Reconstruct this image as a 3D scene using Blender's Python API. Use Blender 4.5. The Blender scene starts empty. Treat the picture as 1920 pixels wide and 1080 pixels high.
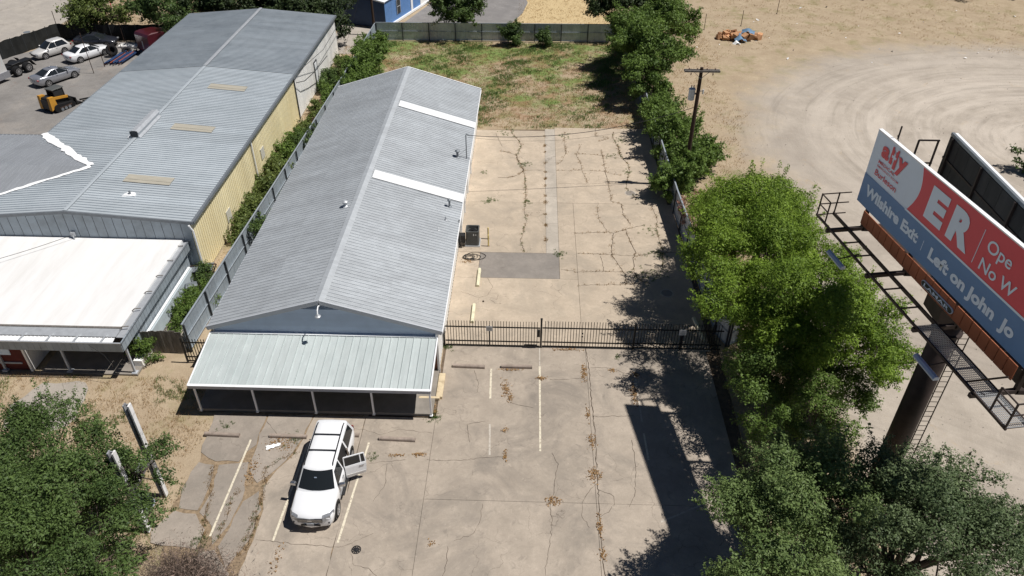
import bpy, math, random
import numpy as np
from mathutils import Vector, Matrix

# ------------------------------------------------------------------ camera, sky, sun, exposure
sc = bpy.context.scene
col = sc.collection
R = math.radians
random.seed(7)
rng = np.random.default_rng(11)

cam_d = bpy.data.cameras.new('camera'); cam = bpy.data.objects.new('camera', cam_d); col.objects.link(cam)
cam_d.sensor_width = 36.0; cam_d.lens = 26.7; cam_d.clip_start = 0.5; cam_d.clip_end = 2000
cam.matrix_world = (Matrix.Translation((0, 0, 30.0)) @ Matrix.Rotation(R(1.57), 4, 'Z')
                    @ Matrix.Rotation(R(90 - 36.77), 4, 'X') @ Matrix.Rotation(R(0.22), 4, 'Z'))
sc.camera = cam

SUN_K = 0.53                                   # metres of shadow per metre of height, falling towards -X
elev = math.atan(1 / SUN_K)
w = bpy.data.worlds.new('World'); sc.world = w; w.use_nodes = True
nt = w.node_tree
sky = nt.nodes.new('ShaderNodeTexSky'); sky.sky_type = 'NISHITA'; sky.sun_disc = False
sky.sun_elevation = elev; sky.sun_rotation = R(90); sky.air_density = 0.5; sky.dust_density = 0.1; sky.ozone_density = 1.5
bg = nt.nodes['Background']; bg.inputs['Strength'].default_value = 0.05
nt.links.new(sky.outputs[0], bg.inputs['Color'])
sun_d = bpy.data.lights.new('sun', 'SUN'); sun_d.energy = 5.0; sun_d.angle = R(0.53); sun_d.color = (1.0, 0.965, 0.92)
sun = bpy.data.objects.new('sun', sun_d); col.objects.link(sun)
sun.rotation_euler = Vector((-SUN_K, 0.03, -1.0)).to_track_quat('-Z', 'Y').to_euler()
sun.location = (40, 0, 60)
vs = sc.view_settings
vs.view_transform = 'Standard'; vs.look = 'None'; vs.exposure = 0.0; vs.gamma = 1.0; vs.use_curve_mapping = False
sc.render.resolution_x = 1024; sc.render.resolution_y = 576

# ------------------------------------------------------------------ materials
def srgb(r, g, b):
    f = lambda c: c / 12.92 if c <= 0.04045 else ((c + 0.055) / 1.055) ** 2.4
    return (f(r / 255), f(g / 255), f(b / 255))

class NT:
    def __init__(s, name):
        s.m = bpy.data.materials.new(name); s.m.use_nodes = True
        s.t = s.m.node_tree; s.b = s.t.nodes['Principled BSDF']; s._pos = None
    def n(s, typ, **kw):
        nd = s.t.nodes.new(typ)
        for k, v in kw.items(): setattr(nd, k, v)
        return nd
    def l(s, a, b): s.t.links.new(a, b)
    def pos(s):
        if s._pos is None: s._pos = s.n('ShaderNodeNewGeometry').outputs['Position']
        return s._pos
    def noise(s, scale, detail=3, rough=0.6, vec=None, dist=0.0):
        nd = s.n('ShaderNodeTexNoise'); nd.inputs['Scale'].default_value = scale
        nd.inputs['Detail'].default_value = detail; nd.inputs['Roughness'].default_value = rough
        nd.inputs['Distortion'].default_value = dist
        s.l(vec if vec is not None else s.pos(), nd.inputs['Vector']); return nd.outputs['Fac']
    def ramp(s, fac, a, b, ca=(0, 0, 0), cb=(1, 1, 1)):
        nd = s.n('ShaderNodeValToRGB'); e = nd.color_ramp.elements
        e[0].position = a; e[1].position = b; e[0].color = (*ca, 1); e[1].color = (*cb, 1)
        s.l(fac, nd.inputs['Fac']); return nd.outputs['Color']
    def mix(s, fac, a, b, mode='MIX'):
        nd = s.n('ShaderNodeMix', data_type='RGBA', blend_type=mode)
        for i, v in ((0, fac), (6, a), (7, b)):
            if hasattr(v, 'links') or hasattr(v, 'is_linked'): s.l(v, nd.inputs[i])
            elif i == 0: nd.inputs[0].default_value = v
            else: nd.inputs[i].default_value = (*v, 1)
        return nd.outputs[2]
    def math(s, op, a, b=0.0, clamp=False):
        nd = s.n('ShaderNodeMath', operation=op); nd.use_clamp = clamp
        for i, v in ((0, a), (1, b)):
            if hasattr(v, 'is_linked'): s.l(v, nd.inputs[i])
            else: nd.inputs[i].default_value = v
        return nd.outputs[0]
    def scalevec(s, v, sc_):
        nd = s.n('ShaderNodeMapping'); nd.inputs['Scale'].default_value = sc_; s.l(v, nd.inputs['Vector']); return nd.outputs[0]
    def color(s, c): s.l(c, s.b.inputs['Base Color'])
    def bump(s, h, strength=0.4, dist=0.02):
        nd = s.n('ShaderNodeBump'); nd.inputs['Strength'].default_value = strength; nd.inputs['Distance'].default_value = dist
        s.l(h, nd.inputs['Height']); s.l(nd.outputs[0], s.b.inputs['Normal'])
    def set(s, rough=0.8, metal=0.0, spec=0.3, coat=0.0):
        s.b.inputs['Roughness'].default_value = rough; s.b.inputs['Metallic'].default_value = metal
        s.b.inputs['Specular IOR Level'].default_value = spec; s.b.inputs['Coat Weight'].default_value = coat; return s

MAT = {}
def simple(name, base, rough=0.7, metal=0.0, spec=0.3, var=0.18, scale=2.0, coat=0.0, dirt=None, dirtamt=0.5, bump=0.0, rnd=0.0, stretch=None):
    """one base colour with soft uneven tone, optional dirt patches, per-object tone shift"""
    t = NT(name).set(rough, metal, spec, coat)
    vec = t.scalevec(t.pos(), stretch) if stretch else t.pos()
    f = t.noise(scale, 4, 0.65, vec)
    lo = tuple(c * (1 - var) for c in base); hi = tuple(min(1, c * (1 + var)) for c in base)
    c = t.ramp(f, 0.32, 0.68, lo, hi)
    if dirt:
        c = t.mix(t.math('MULTIPLY', t.ramp(t.noise(scale * 0.37 + 0.11, 5, 0.7, vec, 0.4), 0.48, 0.72), dirtamt), c, dirt)
    if rnd:
        oi = t.n('ShaderNodeObjectInfo').outputs['Random']
        k = t.math('ADD', t.math('MULTIPLY', oi, 2 * rnd), 1 - rnd)
        cb = t.n('ShaderNodeCombineColor')
        for i in range(3): t.l(k, cb.inputs[i])
        c = t.mix(1.0, c, cb.outputs[0], 'MULTIPLY')
    t.color(c)
    if bump: t.bump(t.noise(scale * 12, 3), bump, 0.01)
    MAT[name] = t.m
    return t.m

simple('white_paint', (0.80, 0.79, 0.76), 0.6, var=0.04, dirt=(0.55, 0.52, 0.47), dirtamt=0.25)
simple('white_trim', (0.82, 0.83, 0.84), 0.45, var=0.04)
simple('grey_siding', (0.47, 0.55, 0.66), 0.6, var=0.06, scale=1.5, rnd=0.05)
simple('grey_trim', (0.42, 0.44, 0.47), 0.5, var=0.06)
simple('brick', (0.25, 0.12, 0.08), 0.9, var=0.25, scale=6)
simple('dark_glass', (0.015, 0.018, 0.02), 0.05, spec=0.6, var=0.0)
simple('black_metal', (0.012, 0.012, 0.012), 0.5, spec=0.4, var=0.2)
simple('rust_brown', (0.055, 0.034, 0.026), 0.7, var=0.3, scale=4)
simple('steel_brown', (0.035, 0.024, 0.021), 0.6, var=0.25, scale=2.5)
simple('galv', (0.50, 0.52, 0.54), 0.45, 0.4, 0.4, var=0.1, scale=3)
simple('galv_dark', (0.20, 0.22, 0.24), 0.5, 0.3, 0.4, var=0.12, scale=3)
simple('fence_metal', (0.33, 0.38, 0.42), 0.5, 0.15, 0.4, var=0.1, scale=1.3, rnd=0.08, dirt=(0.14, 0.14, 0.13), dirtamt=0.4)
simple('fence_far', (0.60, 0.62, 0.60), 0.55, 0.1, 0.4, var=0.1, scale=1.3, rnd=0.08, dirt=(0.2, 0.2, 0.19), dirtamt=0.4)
simple('fence_cap', (0.36, 0.40, 0.44), 0.45, 0.3, 0.4, var=0.1)
simple('fence_post', (0.05, 0.055, 0.06), 0.6, 0.2, var=0.2)
simple('wood_grey', (0.17, 0.155, 0.14), 0.9, var=0.35, scale=3, stretch=(4, 4, 0.6), rnd=0.15)
simple('wood_pole', (0.045, 0.028, 0.02), 0.9, var=0.4, scale=2, stretch=(6, 6, 0.5))
simple('yellow_wall', (0.80, 0.715, 0.47), 0.6, var=0.05, scale=0.6, stretch=(1, 1, 0.25), dirt=(0.60, 0.47, 0.20), dirtamt=0.35, rnd=0.05)
simple('cream_wall', (0.86, 0.85, 0.82), 0.6, var=0.04, scale=0.8, stretch=(1, 1, 0.25), dirt=(0.4, 0.36, 0.3), dirtamt=0.3, rnd=0.05)
simple('blue_wall', (0.13, 0.26, 0.52), 0.55, var=0.06, rnd=0.05)
simple('navy', (0.03, 0.06, 0.13), 0.5, var=0.1)  # doubles as the blue building's front, its shade put into the colour
simple('ledge_pale', (0.44, 0.50, 0.53), 0.6, var=0.06)
simple('slab_stop', (0.30, 0.245, 0.205), 0.9, var=0.2, scale=4, rnd=0.08)
simple('yellow_stop', (0.70, 0.66, 0.47), 0.85, var=0.12, scale=5, dirt=(0.38, 0.34, 0.25), dirtamt=0.7)
simple('yellow_pipe', (0.62, 0.50, 0.20), 0.6, var=0.15, scale=5)
simple('cream_curb', (0.62, 0.51, 0.34), 0.9, var=0.1, scale=5, dirt=(0.30, 0.22, 0.14), dirtamt=0.8)
simple('bark', (0.075, 0.06, 0.048), 0.95, var=0.35, scale=5, stretch=(2, 2, 0.5))
simple('rubber', (0.012, 0.012, 0.013), 0.85, spec=0.2, var=0.2)
simple('ac_grey', (0.085, 0.088, 0.084), 0.5, var=0.15)
simple('black_plastic', (0.02, 0.02, 0.021), 0.5, var=0.15)
simple('rim', (0.55, 0.55, 0.56), 0.3, 0.8, 0.5, var=0.06)
simple('chrome', (0.55, 0.56, 0.58), 0.18, 0.9, 0.5, var=0.02)
simple('lens', (0.30, 0.31, 0.33), 0.1, 0.3, 0.6, var=0.2, scale=12)
simple('tail_lens', (0.25, 0.01, 0.012), 0.2, spec=0.6, var=0.1)
simple('car_white', (0.77, 0.78, 0.795), 0.25, 0.0, 0.5, var=0.01, coat=0.6)
simple('car_pearl', (0.60, 0.59, 0.57), 0.28, 0.1, 0.5, var=0.01, coat=0.6)
simple('car_silver', (0.36, 0.37, 0.40), 0.28, 0.55, 0.5, var=0.02, coat=0.6)
simple('car_dark', (0.02, 0.022, 0.03), 0.25, 0.0, 0.5, var=0.05, coat=0.6)
simple('car_maroon', (0.075, 0.010, 0.016), 0.3, 0.1, 0.5, var=0.1, coat=0.6)
simple('interior', (0.16, 0.13, 0.10), 0.9, var=0.2)
simple('plant_yellow', (0.50, 0.25, 0.035), 0.5, var=0.1)
simple('pipe_blue', (0.035, 0.07, 0.17), 0.5, 0.2, var=0.2, rnd=0.2)
simple('pipe_red', (0.26, 0.07, 0.04), 0.7, var=0.3)
simple('screen_black', (0.018, 0.019, 0.018), 0.9, var=0.3, scale=1.2, stretch=(1, 1, 0.3))
simple('cardboard', (0.46, 0.25, 0.13), 0.9, var=0.25, scale=1.5, rnd=0.3)
simple('tarp_blue', (0.13, 0.22, 0.33), 0.6, var=0.25, scale=1.5)
simple('paper_white', (0.85, 0.85, 0.84), 0.8, var=0.03)
simple('bb_white', (0.66, 0.79, 0.94), 0.45, spec=0.35, var=0.02)
simple('bb_red', (0.66, 0.075, 0.10), 0.45, spec=0.35, var=0.03)
simple('bb_blue', (0.11, 0.235, 0.46), 0.45, spec=0.35, var=0.03)
simple('bb_skirt', (0.34, 0.115, 0.055), 0.65, var=0.12, scale=1.2, rnd=0.06, stretch=(1, 1, 0.3))
simple('bb_back', (0.035, 0.032, 0.03), 0.8, var=0.25, scale=1.2, stretch=(1, 1, 0.3), rnd=0.15)
simple('plaque_green', (0.02, 0.035, 0.03), 0.4, var=0.05)
simple('lamp_blue', (0.42, 0.50, 0.62), 0.35, 0.2, 0.5, var=0.05)
simple('transformer', (0.52, 0.56, 0.58), 0.5, 0.1, var=0.08)
simple('insulator', (0.30, 0.20, 0.15), 0.3, spec=0.6, var=0.05)
simple('wall_patch', (0.56, 0.54, 0.47), 0.6, var=0.06)
simple('wire', (0.025, 0.025, 0.025), 0.6, var=0.1)
simple('soil_tan', (0.25, 0.185, 0.12), 1.0, var=0.35, scale=5)
simple('soil_joint', (0.13, 0.095, 0.065), 1.0, var=0.3, scale=4)
simple('soil_dark', (0.075, 0.055, 0.04), 1.0, var=0.3, scale=4)
simple('porch', (0.25, 0.225, 0.195), 0.9, var=0.15, scale=1.2)
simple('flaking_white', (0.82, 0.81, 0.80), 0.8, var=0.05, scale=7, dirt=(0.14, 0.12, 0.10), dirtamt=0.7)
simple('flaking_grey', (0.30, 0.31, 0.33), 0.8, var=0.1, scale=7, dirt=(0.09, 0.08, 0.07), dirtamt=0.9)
simple('red_board', (0.12, 0.025, 0.02), 0.8, var=0.2)

def roof_metal(name, base, metal, rough, streak, dirt, axis):
    t = NT(name).set(rough, metal, 0.4)
    st = (0.35, 3.2, 3.2) if axis == 'X' else (3.2, 0.35, 3.2)
    f = t.noise(1.4, 5, 0.7, t.scalevec(t.pos(), st))
    c = t.ramp(f, 0.3, 0.7, tuple(b * (1 - streak) for b in base), tuple(min(1, b * (1 + streak)) for b in base))
    c = t.mix(t.math('MULTIPLY', t.ramp(t.noise(0.35, 6, 0.75), 0.45, 0.72), 0.55), c, dirt)
    c = t.mix(t.math('MULTIPLY', t.ramp(t.noise(0.9, 6, 0.8, t.scalevec(t.pos(), st), 0.5), 0.62, 0.74), 0.22), c, tuple(k_ * v_ for k_, v_ in zip(base, (0.82, 0.70, 0.60))))
    oi = t.n('ShaderNodeObjectInfo').outputs['Random']
    k = t.math('ADD', t.math('MULTIPLY', oi, 0.11), 0.945)
    cb = t.n('ShaderNodeCombineColor')
    for i in range(3): t.l(k, cb.inputs[i])
    t.color(t.mix(1.0, c, cb.outputs[0], 'MULTIPLY'))
    MAT[name] = t.m
roof_metal('roof_main', (0.435, 0.46, 0.48), 0.15, 0.5, 0.13, (0.33, 0.345, 0.36), 'X')
roof_metal('roof_hall', (0.42, 0.46, 0.49), 0.1, 0.5, 0.06, (0.31, 0.35, 0.375), 'X')
roof_metal('roof_hall_rear', (0.325, 0.36, 0.39), 0.15, 0.5, 0.10, (0.19, 0.22, 0.25), 'X')
roof_metal('roof_wing', (0.27, 0.285, 0.305), 0.15, 0.5, 0.07, (0.2, 0.21, 0.225), 'Y')
roof_metal('roof_canopy', (0.46, 0.505, 0.50), 0.05, 0.5, 0.09, (0.37, 0.42, 0.42), 'Y')
simple('skylight_white', (0.74, 0.75, 0.755), 0.5, var=0.02)
simple('skylight_tan', (0.37, 0.345, 0.285), 0.6, var=0.12, scale=2, stretch=(0.5, 4, 4))
simple('roof_coating', (0.725, 0.72, 0.71), 0.7, var=0.035, scale=0.8, stretch=(2.2, 0.3, 1), dirt=(0.60, 0.58, 0.55), dirtamt=0.6)
simple('sealant', (0.86, 0.86, 0.86), 0.6, var=0.03)

def concrete(name, base, stain, crackscale=0.55, rnd=0.06):
    t = NT(name).set(0.92, 0, 0.2)
    f = t.noise(0.8, 6, 0.7)
    c = t.ramp(f, 0.3, 0.72, tuple(b * 0.78 for b in base), tuple(b * 1.18 for b in base))
    c = t.mix(t.math('MULTIPLY', t.ramp(t.noise(0.27, 6, 0.7, None, 0.8), 0.46, 0.68), 0.85), c, stain)
    c = t.mix(t.math('MULTIPLY', t.ramp(t.noise(1.6, 6, 0.75, None, 0.8), 0.56, 0.72), 0.62), c, tuple(s * 0.8 for s in stain))
    c = t.mix(t.math('MULTIPLY', t.ramp(t.noise(0.9, 6, 0.75, None, 1.1), 0.60, 0.78), 0.35), c, tuple(min(1, b * 1.35) for b in base))
    c = t.mix(t.math('MULTIPLY', t.ramp(t.noise(26, 3, 0.7), 0.35, 0.7), 0.36), c, tuple(b * 0.6 for b in base))
    c = t.mix(t.math('MULTIPLY', t.ramp(t.noise(5.5, 5, 0.8), 0.40, 0.70), 0.30), c, tuple(b * 0.66 for b in base))
    c = t.mix(t.math('MULTIPLY', t.ramp(t.noise(3.1, 6, 0.8, None, 0.6), 0.58, 0.70), 0.35), c, tuple(min(1, b * 1.4) for b in base))
    # hairline cracks
    vo = t.n('ShaderNodeTexVoronoi', feature='DISTANCE_TO_EDGE'); vo.inputs['Scale'].default_value = crackscale
    dv = t.n('ShaderNodeVectorMath', operation='ADD')
    nz = t.n('ShaderNodeTexNoise'); nz.inputs['Scale'].default_value = 1.3; nz.inputs['Detail'].default_value = 5; t.l(t.pos(), nz.inputs['Vector'])
    t.l(t.pos(), dv.inputs[0]); t.l(nz.outputs['Color'], dv.inputs[1]); t.l(dv.outputs[0], vo.inputs['Vector'])
    ck = t.ramp(vo.outputs['Distance'], 0.0, 0.0085, (1, 1, 1), (0, 0, 0))
    gate = t.ramp(t.noise(0.35, 2), 0.47, 0.6)
    c = t.mix(t.math('MULTIPLY', t.math('MULTIPLY', ck, gate), 0.6), c, (0.10, 0.08, 0.065))
    oi = t.n('ShaderNodeObjectInfo').outputs['Random']
    k = t.math('ADD', t.math('MULTIPLY', oi, 2 * rnd), 1 - rnd)
    cb = t.n('ShaderNodeCombineColor')
    for i in range(3): t.l(k, cb.inputs[i])
    t.color(t.mix(1.0, c, cb.outputs[0], 'MULTIPLY'))
    t.bump(t.noise(40, 2), 0.25, 0.006)
    MAT[name] = t.m
concrete('concrete_front', (0.42, 0.358, 0.292), (0.215, 0.19, 0.163))
concrete('concrete_rear', (0.50, 0.415, 0.32), (0.35, 0.30, 0.24))
concrete('concrete_strip', (0.50, 0.445, 0.375), (0.37, 0.33, 0.28), 0.2)
concrete('concrete_patch', (0.29, 0.26, 0.23), (0.225, 0.205, 0.185), 0.2)
concrete('concrete_left', (0.34, 0.295, 0.25), (0.235, 0.21, 0.18))
concrete('road_concrete', (0.44, 0.40, 0.35), (0.36, 0.33, 0.30), 0.25)
concrete('asphalt_far', (0.27, 0.255, 0.245), (0.21, 0.20, 0.195), 0.3)
concrete('path_left', (0.42, 0.38, 0.33), (0.36, 0.32, 0.28), 0.3)

def paint(name, c0, under):
    t = NT(name).set(0.85, 0, 0.2)
    f = t.ramp(t.noise(7, 5, 0.75), 0.36, 0.50)
    t.color(t.mix(f, under, c0)); MAT[name] = t.m
paint('line_paint', (0.66, 0.60, 0.47), (0.34, 0.285, 0.225))
paint('line_worn', (0.50, 0.455, 0.39), (0.315, 0.265, 0.215))

def leafmat(name, dark, light, trans=0.25, rough=0.55):
    t = NT(name).set(rough, 0, 0.25)
    at = t.n('ShaderNodeAttribute'); at.attribute_name = 'tone'
    c = t.ramp(at.outputs['Fac'], 0.0, 1.0, dark, light)
    t.color(c)
    tr = t.n('ShaderNodeBsdfTranslucent'); t.l(c, tr.inputs['Color'])
    mx = t.n('ShaderNodeMixShader'); mx.inputs[0].default_value = trans
    out = t.t.nodes['Material Output']
    t.l(t.b.outputs[0], mx.inputs[1]); t.l(tr.outputs[0], mx.inputs[2]); t.l(mx.outputs[0], out.inputs['Surface'])
    MAT[name] = t.m
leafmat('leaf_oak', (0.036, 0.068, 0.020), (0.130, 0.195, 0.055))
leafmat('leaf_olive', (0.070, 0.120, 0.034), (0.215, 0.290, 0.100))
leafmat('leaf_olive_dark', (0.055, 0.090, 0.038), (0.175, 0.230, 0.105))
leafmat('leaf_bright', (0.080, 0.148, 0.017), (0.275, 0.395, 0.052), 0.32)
leafmat('pebble', (0.22, 0.19, 0.16), (0.62, 0.57, 0.50), 0.0, 0.95)
leafmat('leaf_mid', (0.060, 0.110, 0.022), (0.185, 0.275, 0.060), 0.3)
leafmat('leaf_dark', (0.022, 0.04, 0.016), (0.07, 0.10, 0.035))
leafmat('leaf_vine', (0.06, 0.095, 0.025), (0.19, 0.235, 0.065))
leafmat('grass_green', (0.09, 0.165, 0.045), (0.22, 0.335, 0.10), 0.4)
leafmat('grass_dry', (0.34, 0.22, 0.11), (0.62, 0.46, 0.25), 0.4)
leafmat('twig_dead', (0.13, 0.095, 0.08), (0.34, 0.25, 0.20), 0.1)
leafmat('leaf_litter', (0.20, 0.105, 0.04), (0.40, 0.25, 0.11), 0.1)
leafmat('leaf_pink', (0.22, 0.10, 0.07), (0.42, 0.24, 0.18), 0.2)

def ground_mat():
    t = NT('dry_ground').set(1.0, 0, 0.1)
    sep = t.n('ShaderNodeSeparateXYZ'); t.l(t.pos(), sep.inputs[0]); X, Y = sep.outputs[0], sep.outputs[1]
    big = t.noise(0.09, 5, 0.65); mid = t.noise(0.45, 6, 0.7); fine = t.noise(3.2, 5, 0.75); vf = t.noise(14, 3, 0.7)
    wob = t.math('MULTIPLY', t.math('SUBTRACT', t.noise(0.16, 4), 0.5), 9.0)
    def sm(v, a, b):
        nd = t.n('ShaderNodeMapRange', interpolation_type='SMOOTHSTEP'); t.l(v, nd.inputs[0])
        nd.inputs[1].default_value = a; nd.inputs[2].default_value = b; return nd.outputs[0]
    dry = t.ramp(mid, 0.30, 0.72, (0.33, 0.255, 0.175), (0.51, 0.42, 0.295))
    dry = t.mix(t.ramp(fine, 0.35, 0.75), dry, (0.37, 0.29, 0.20))
    dry = t.mix(t.math('MULTIPLY', t.ramp(t.noise(0.33, 5, 0.7), 0.52, 0.66), 0.55), dry, (0.21, 0.205, 0.085))
    dry = t.mix(t.math('MULTIPLY', t.ramp(vf, 0.4, 0.75), 0.35), dry, (0.20, 0.135, 0.085))
    # lawn behind the building: more green, patchy
    gl = t.ramp(fine, 0.3, 0.75, (0.115, 0.175, 0.05), (0.23, 0.29, 0.10))
    lawnmask = t.math('MULTIPLY', t.math('MULTIPLY', sm(X, -19.5, -17.5), sm(X, 11, 9)), t.math('MULTIPLY', sm(Y, 63, 66), sm(Y, 89, 87)))
    gpatch = t.ramp(t.math('ADD', t.noise(0.22, 6, 0.72), t.math('MULTIPLY', sm(Y, 66, 86), 0.10)), 0.49, 0.63)
    c = t.mix(t.math('MULTIPLY', lawnmask, gpatch), dry, gl)
    red = t.math('MULTIPLY', lawnmask, t.ramp(t.noise(0.3, 5, 0.7, None, 0.5), 0.50, 0.66))
    c = t.mix(t.math('MULTIPLY', red, 0.75), c, (0.31, 0.185, 0.115))
    # far straw coloured field behind the fence
    c = t.mix(t.math('MULTIPLY', sm(Y, 88, 90), t.math('MULTIPLY', sm(X, -4, -1), sm(X, 12, 9))), c, t.ramp(fine, 0.3, 0.7, (0.45, 0.335, 0.18), (0.59, 0.465, 0.27)))
    # pale gravel turning circle on the right
    dx = t.math('DIVIDE', t.math('SUBTRACT', X, 50), 32.0); dy = t.math('DIVIDE', t.math('SUBTRACT', Y, 62.0), 28.0)
    r2 = t.math('SQRT', t.math('ADD', t.math('MULTIPLY', dx, dx), t.math('MULTIPLY', dy, dy)))
    r0 = r2
    r2 = t.math('ADD', r2, t.math('ADD', t.math('MULTIPLY', wob, 0.020), t.math('MULTIPLY', t.math('SUBTRACT', mid, 0.5), 0.22)))
    e1 = sm(r2, 1.05, 0.86)
    e2 = t.math('MULTIPLY', sm(t.math('ADD', X, t.math('MULTIPLY', wob, 0.12)), 15.8, 18.2), sm(Y, 60, 50))
    gm = t.math('MAXIMUM', e1, e2)
    gr = t.ramp(mid, 0.28, 0.74, (0.345, 0.30, 0.25), (0.50, 0.44, 0.37))
    gr = t.mix(t.math('MULTIPLY', t.ramp(t.noise(0.13, 5, 0.7, None, 0.8), 0.46, 0.66), 0.65), gr, (0.30, 0.26, 0.22))
    # tyre tracks: noise drawn out along the arcs of the turning circle
    th = t.math('ARCTAN2', dy, t.math('MULTIPLY', dx, -1.0))
    def arcs(fr, ft, z):
        cb = t.n('ShaderNodeCombineXYZ'); t.l(t.math('MULTIPLY', r0, fr), cb.inputs[0]); t.l(t.math('MULTIPLY', th, ft), cb.inputs[1]); cb.inputs[2].default_value = z
        return t.noise(1.0, 4, 0.6, cb.outputs[0], 0.1)
    pale = t.math('MULTIPLY', t.ramp(arcs(15, 1.1, 1.0), 0.42, 0.60), sm(r2, 0.95, 0.6))
    gr = t.mix(t.math('MULTIPLY', pale, 0.52), gr, (0.63, 0.56, 0.48))
    gr = t.mix(t.math('MULTIPLY', t.ramp(arcs(40, 1.8, 5.0), 0.54, 0.66), 0.36), gr, (0.25, 0.22, 0.185))
    gr = t.mix(t.math('MULTIPLY', t.ramp(vf, 0.35, 0.75), 0.30), gr, (0.30, 0.255, 0.21))
    gr = t.mix(t.math('MULTIPLY', t.ramp(t.noise(0.5, 6, 0.78, None, 1.0), 0.60, 0.72), 0.5), gr, (0.45, 0.33, 0.19))
    c = t.mix(gm, c, gr)
    t.color(c)
    t.bump(t.math('ADD', fine, t.math('MULTIPLY', vf, 0.6)), 0.55, 0.06)
    MAT['dry_ground'] = t.m
ground_mat()
def gravel_mat():
    t = NT('yard_gravel').set(1.0, 0, 0.1)
    c = t.ramp(t.noise(0.35, 6, 0.7), 0.3, 0.72, (0.185, 0.175, 0.165), (0.285, 0.27, 0.255))
    c = t.mix(t.math('MULTIPLY', t.ramp(t.noise(0.16, 4, 0.7, None, 0.6), 0.52, 0.68), 0.6), c, (0.36, 0.32, 0.28))
    c = t.mix(t.math('MULTIPLY', t.ramp(t.noise(0.3, 5, 0.7, None, 0.9), 0.60, 0.72), 0.5), c, (0.20, 0.13, 0.10))
    c = t.mix(t.math('MULTIPLY', t.ramp(t.noise(9, 4, 0.8), 0.4, 0.7), 0.4), c, (0.12, 0.112, 0.105))
    t.color(c); t.bump(t.noise(10, 3), 0.5, 0.04); MAT['yard_gravel'] = t.m
gravel_mat()

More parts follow.
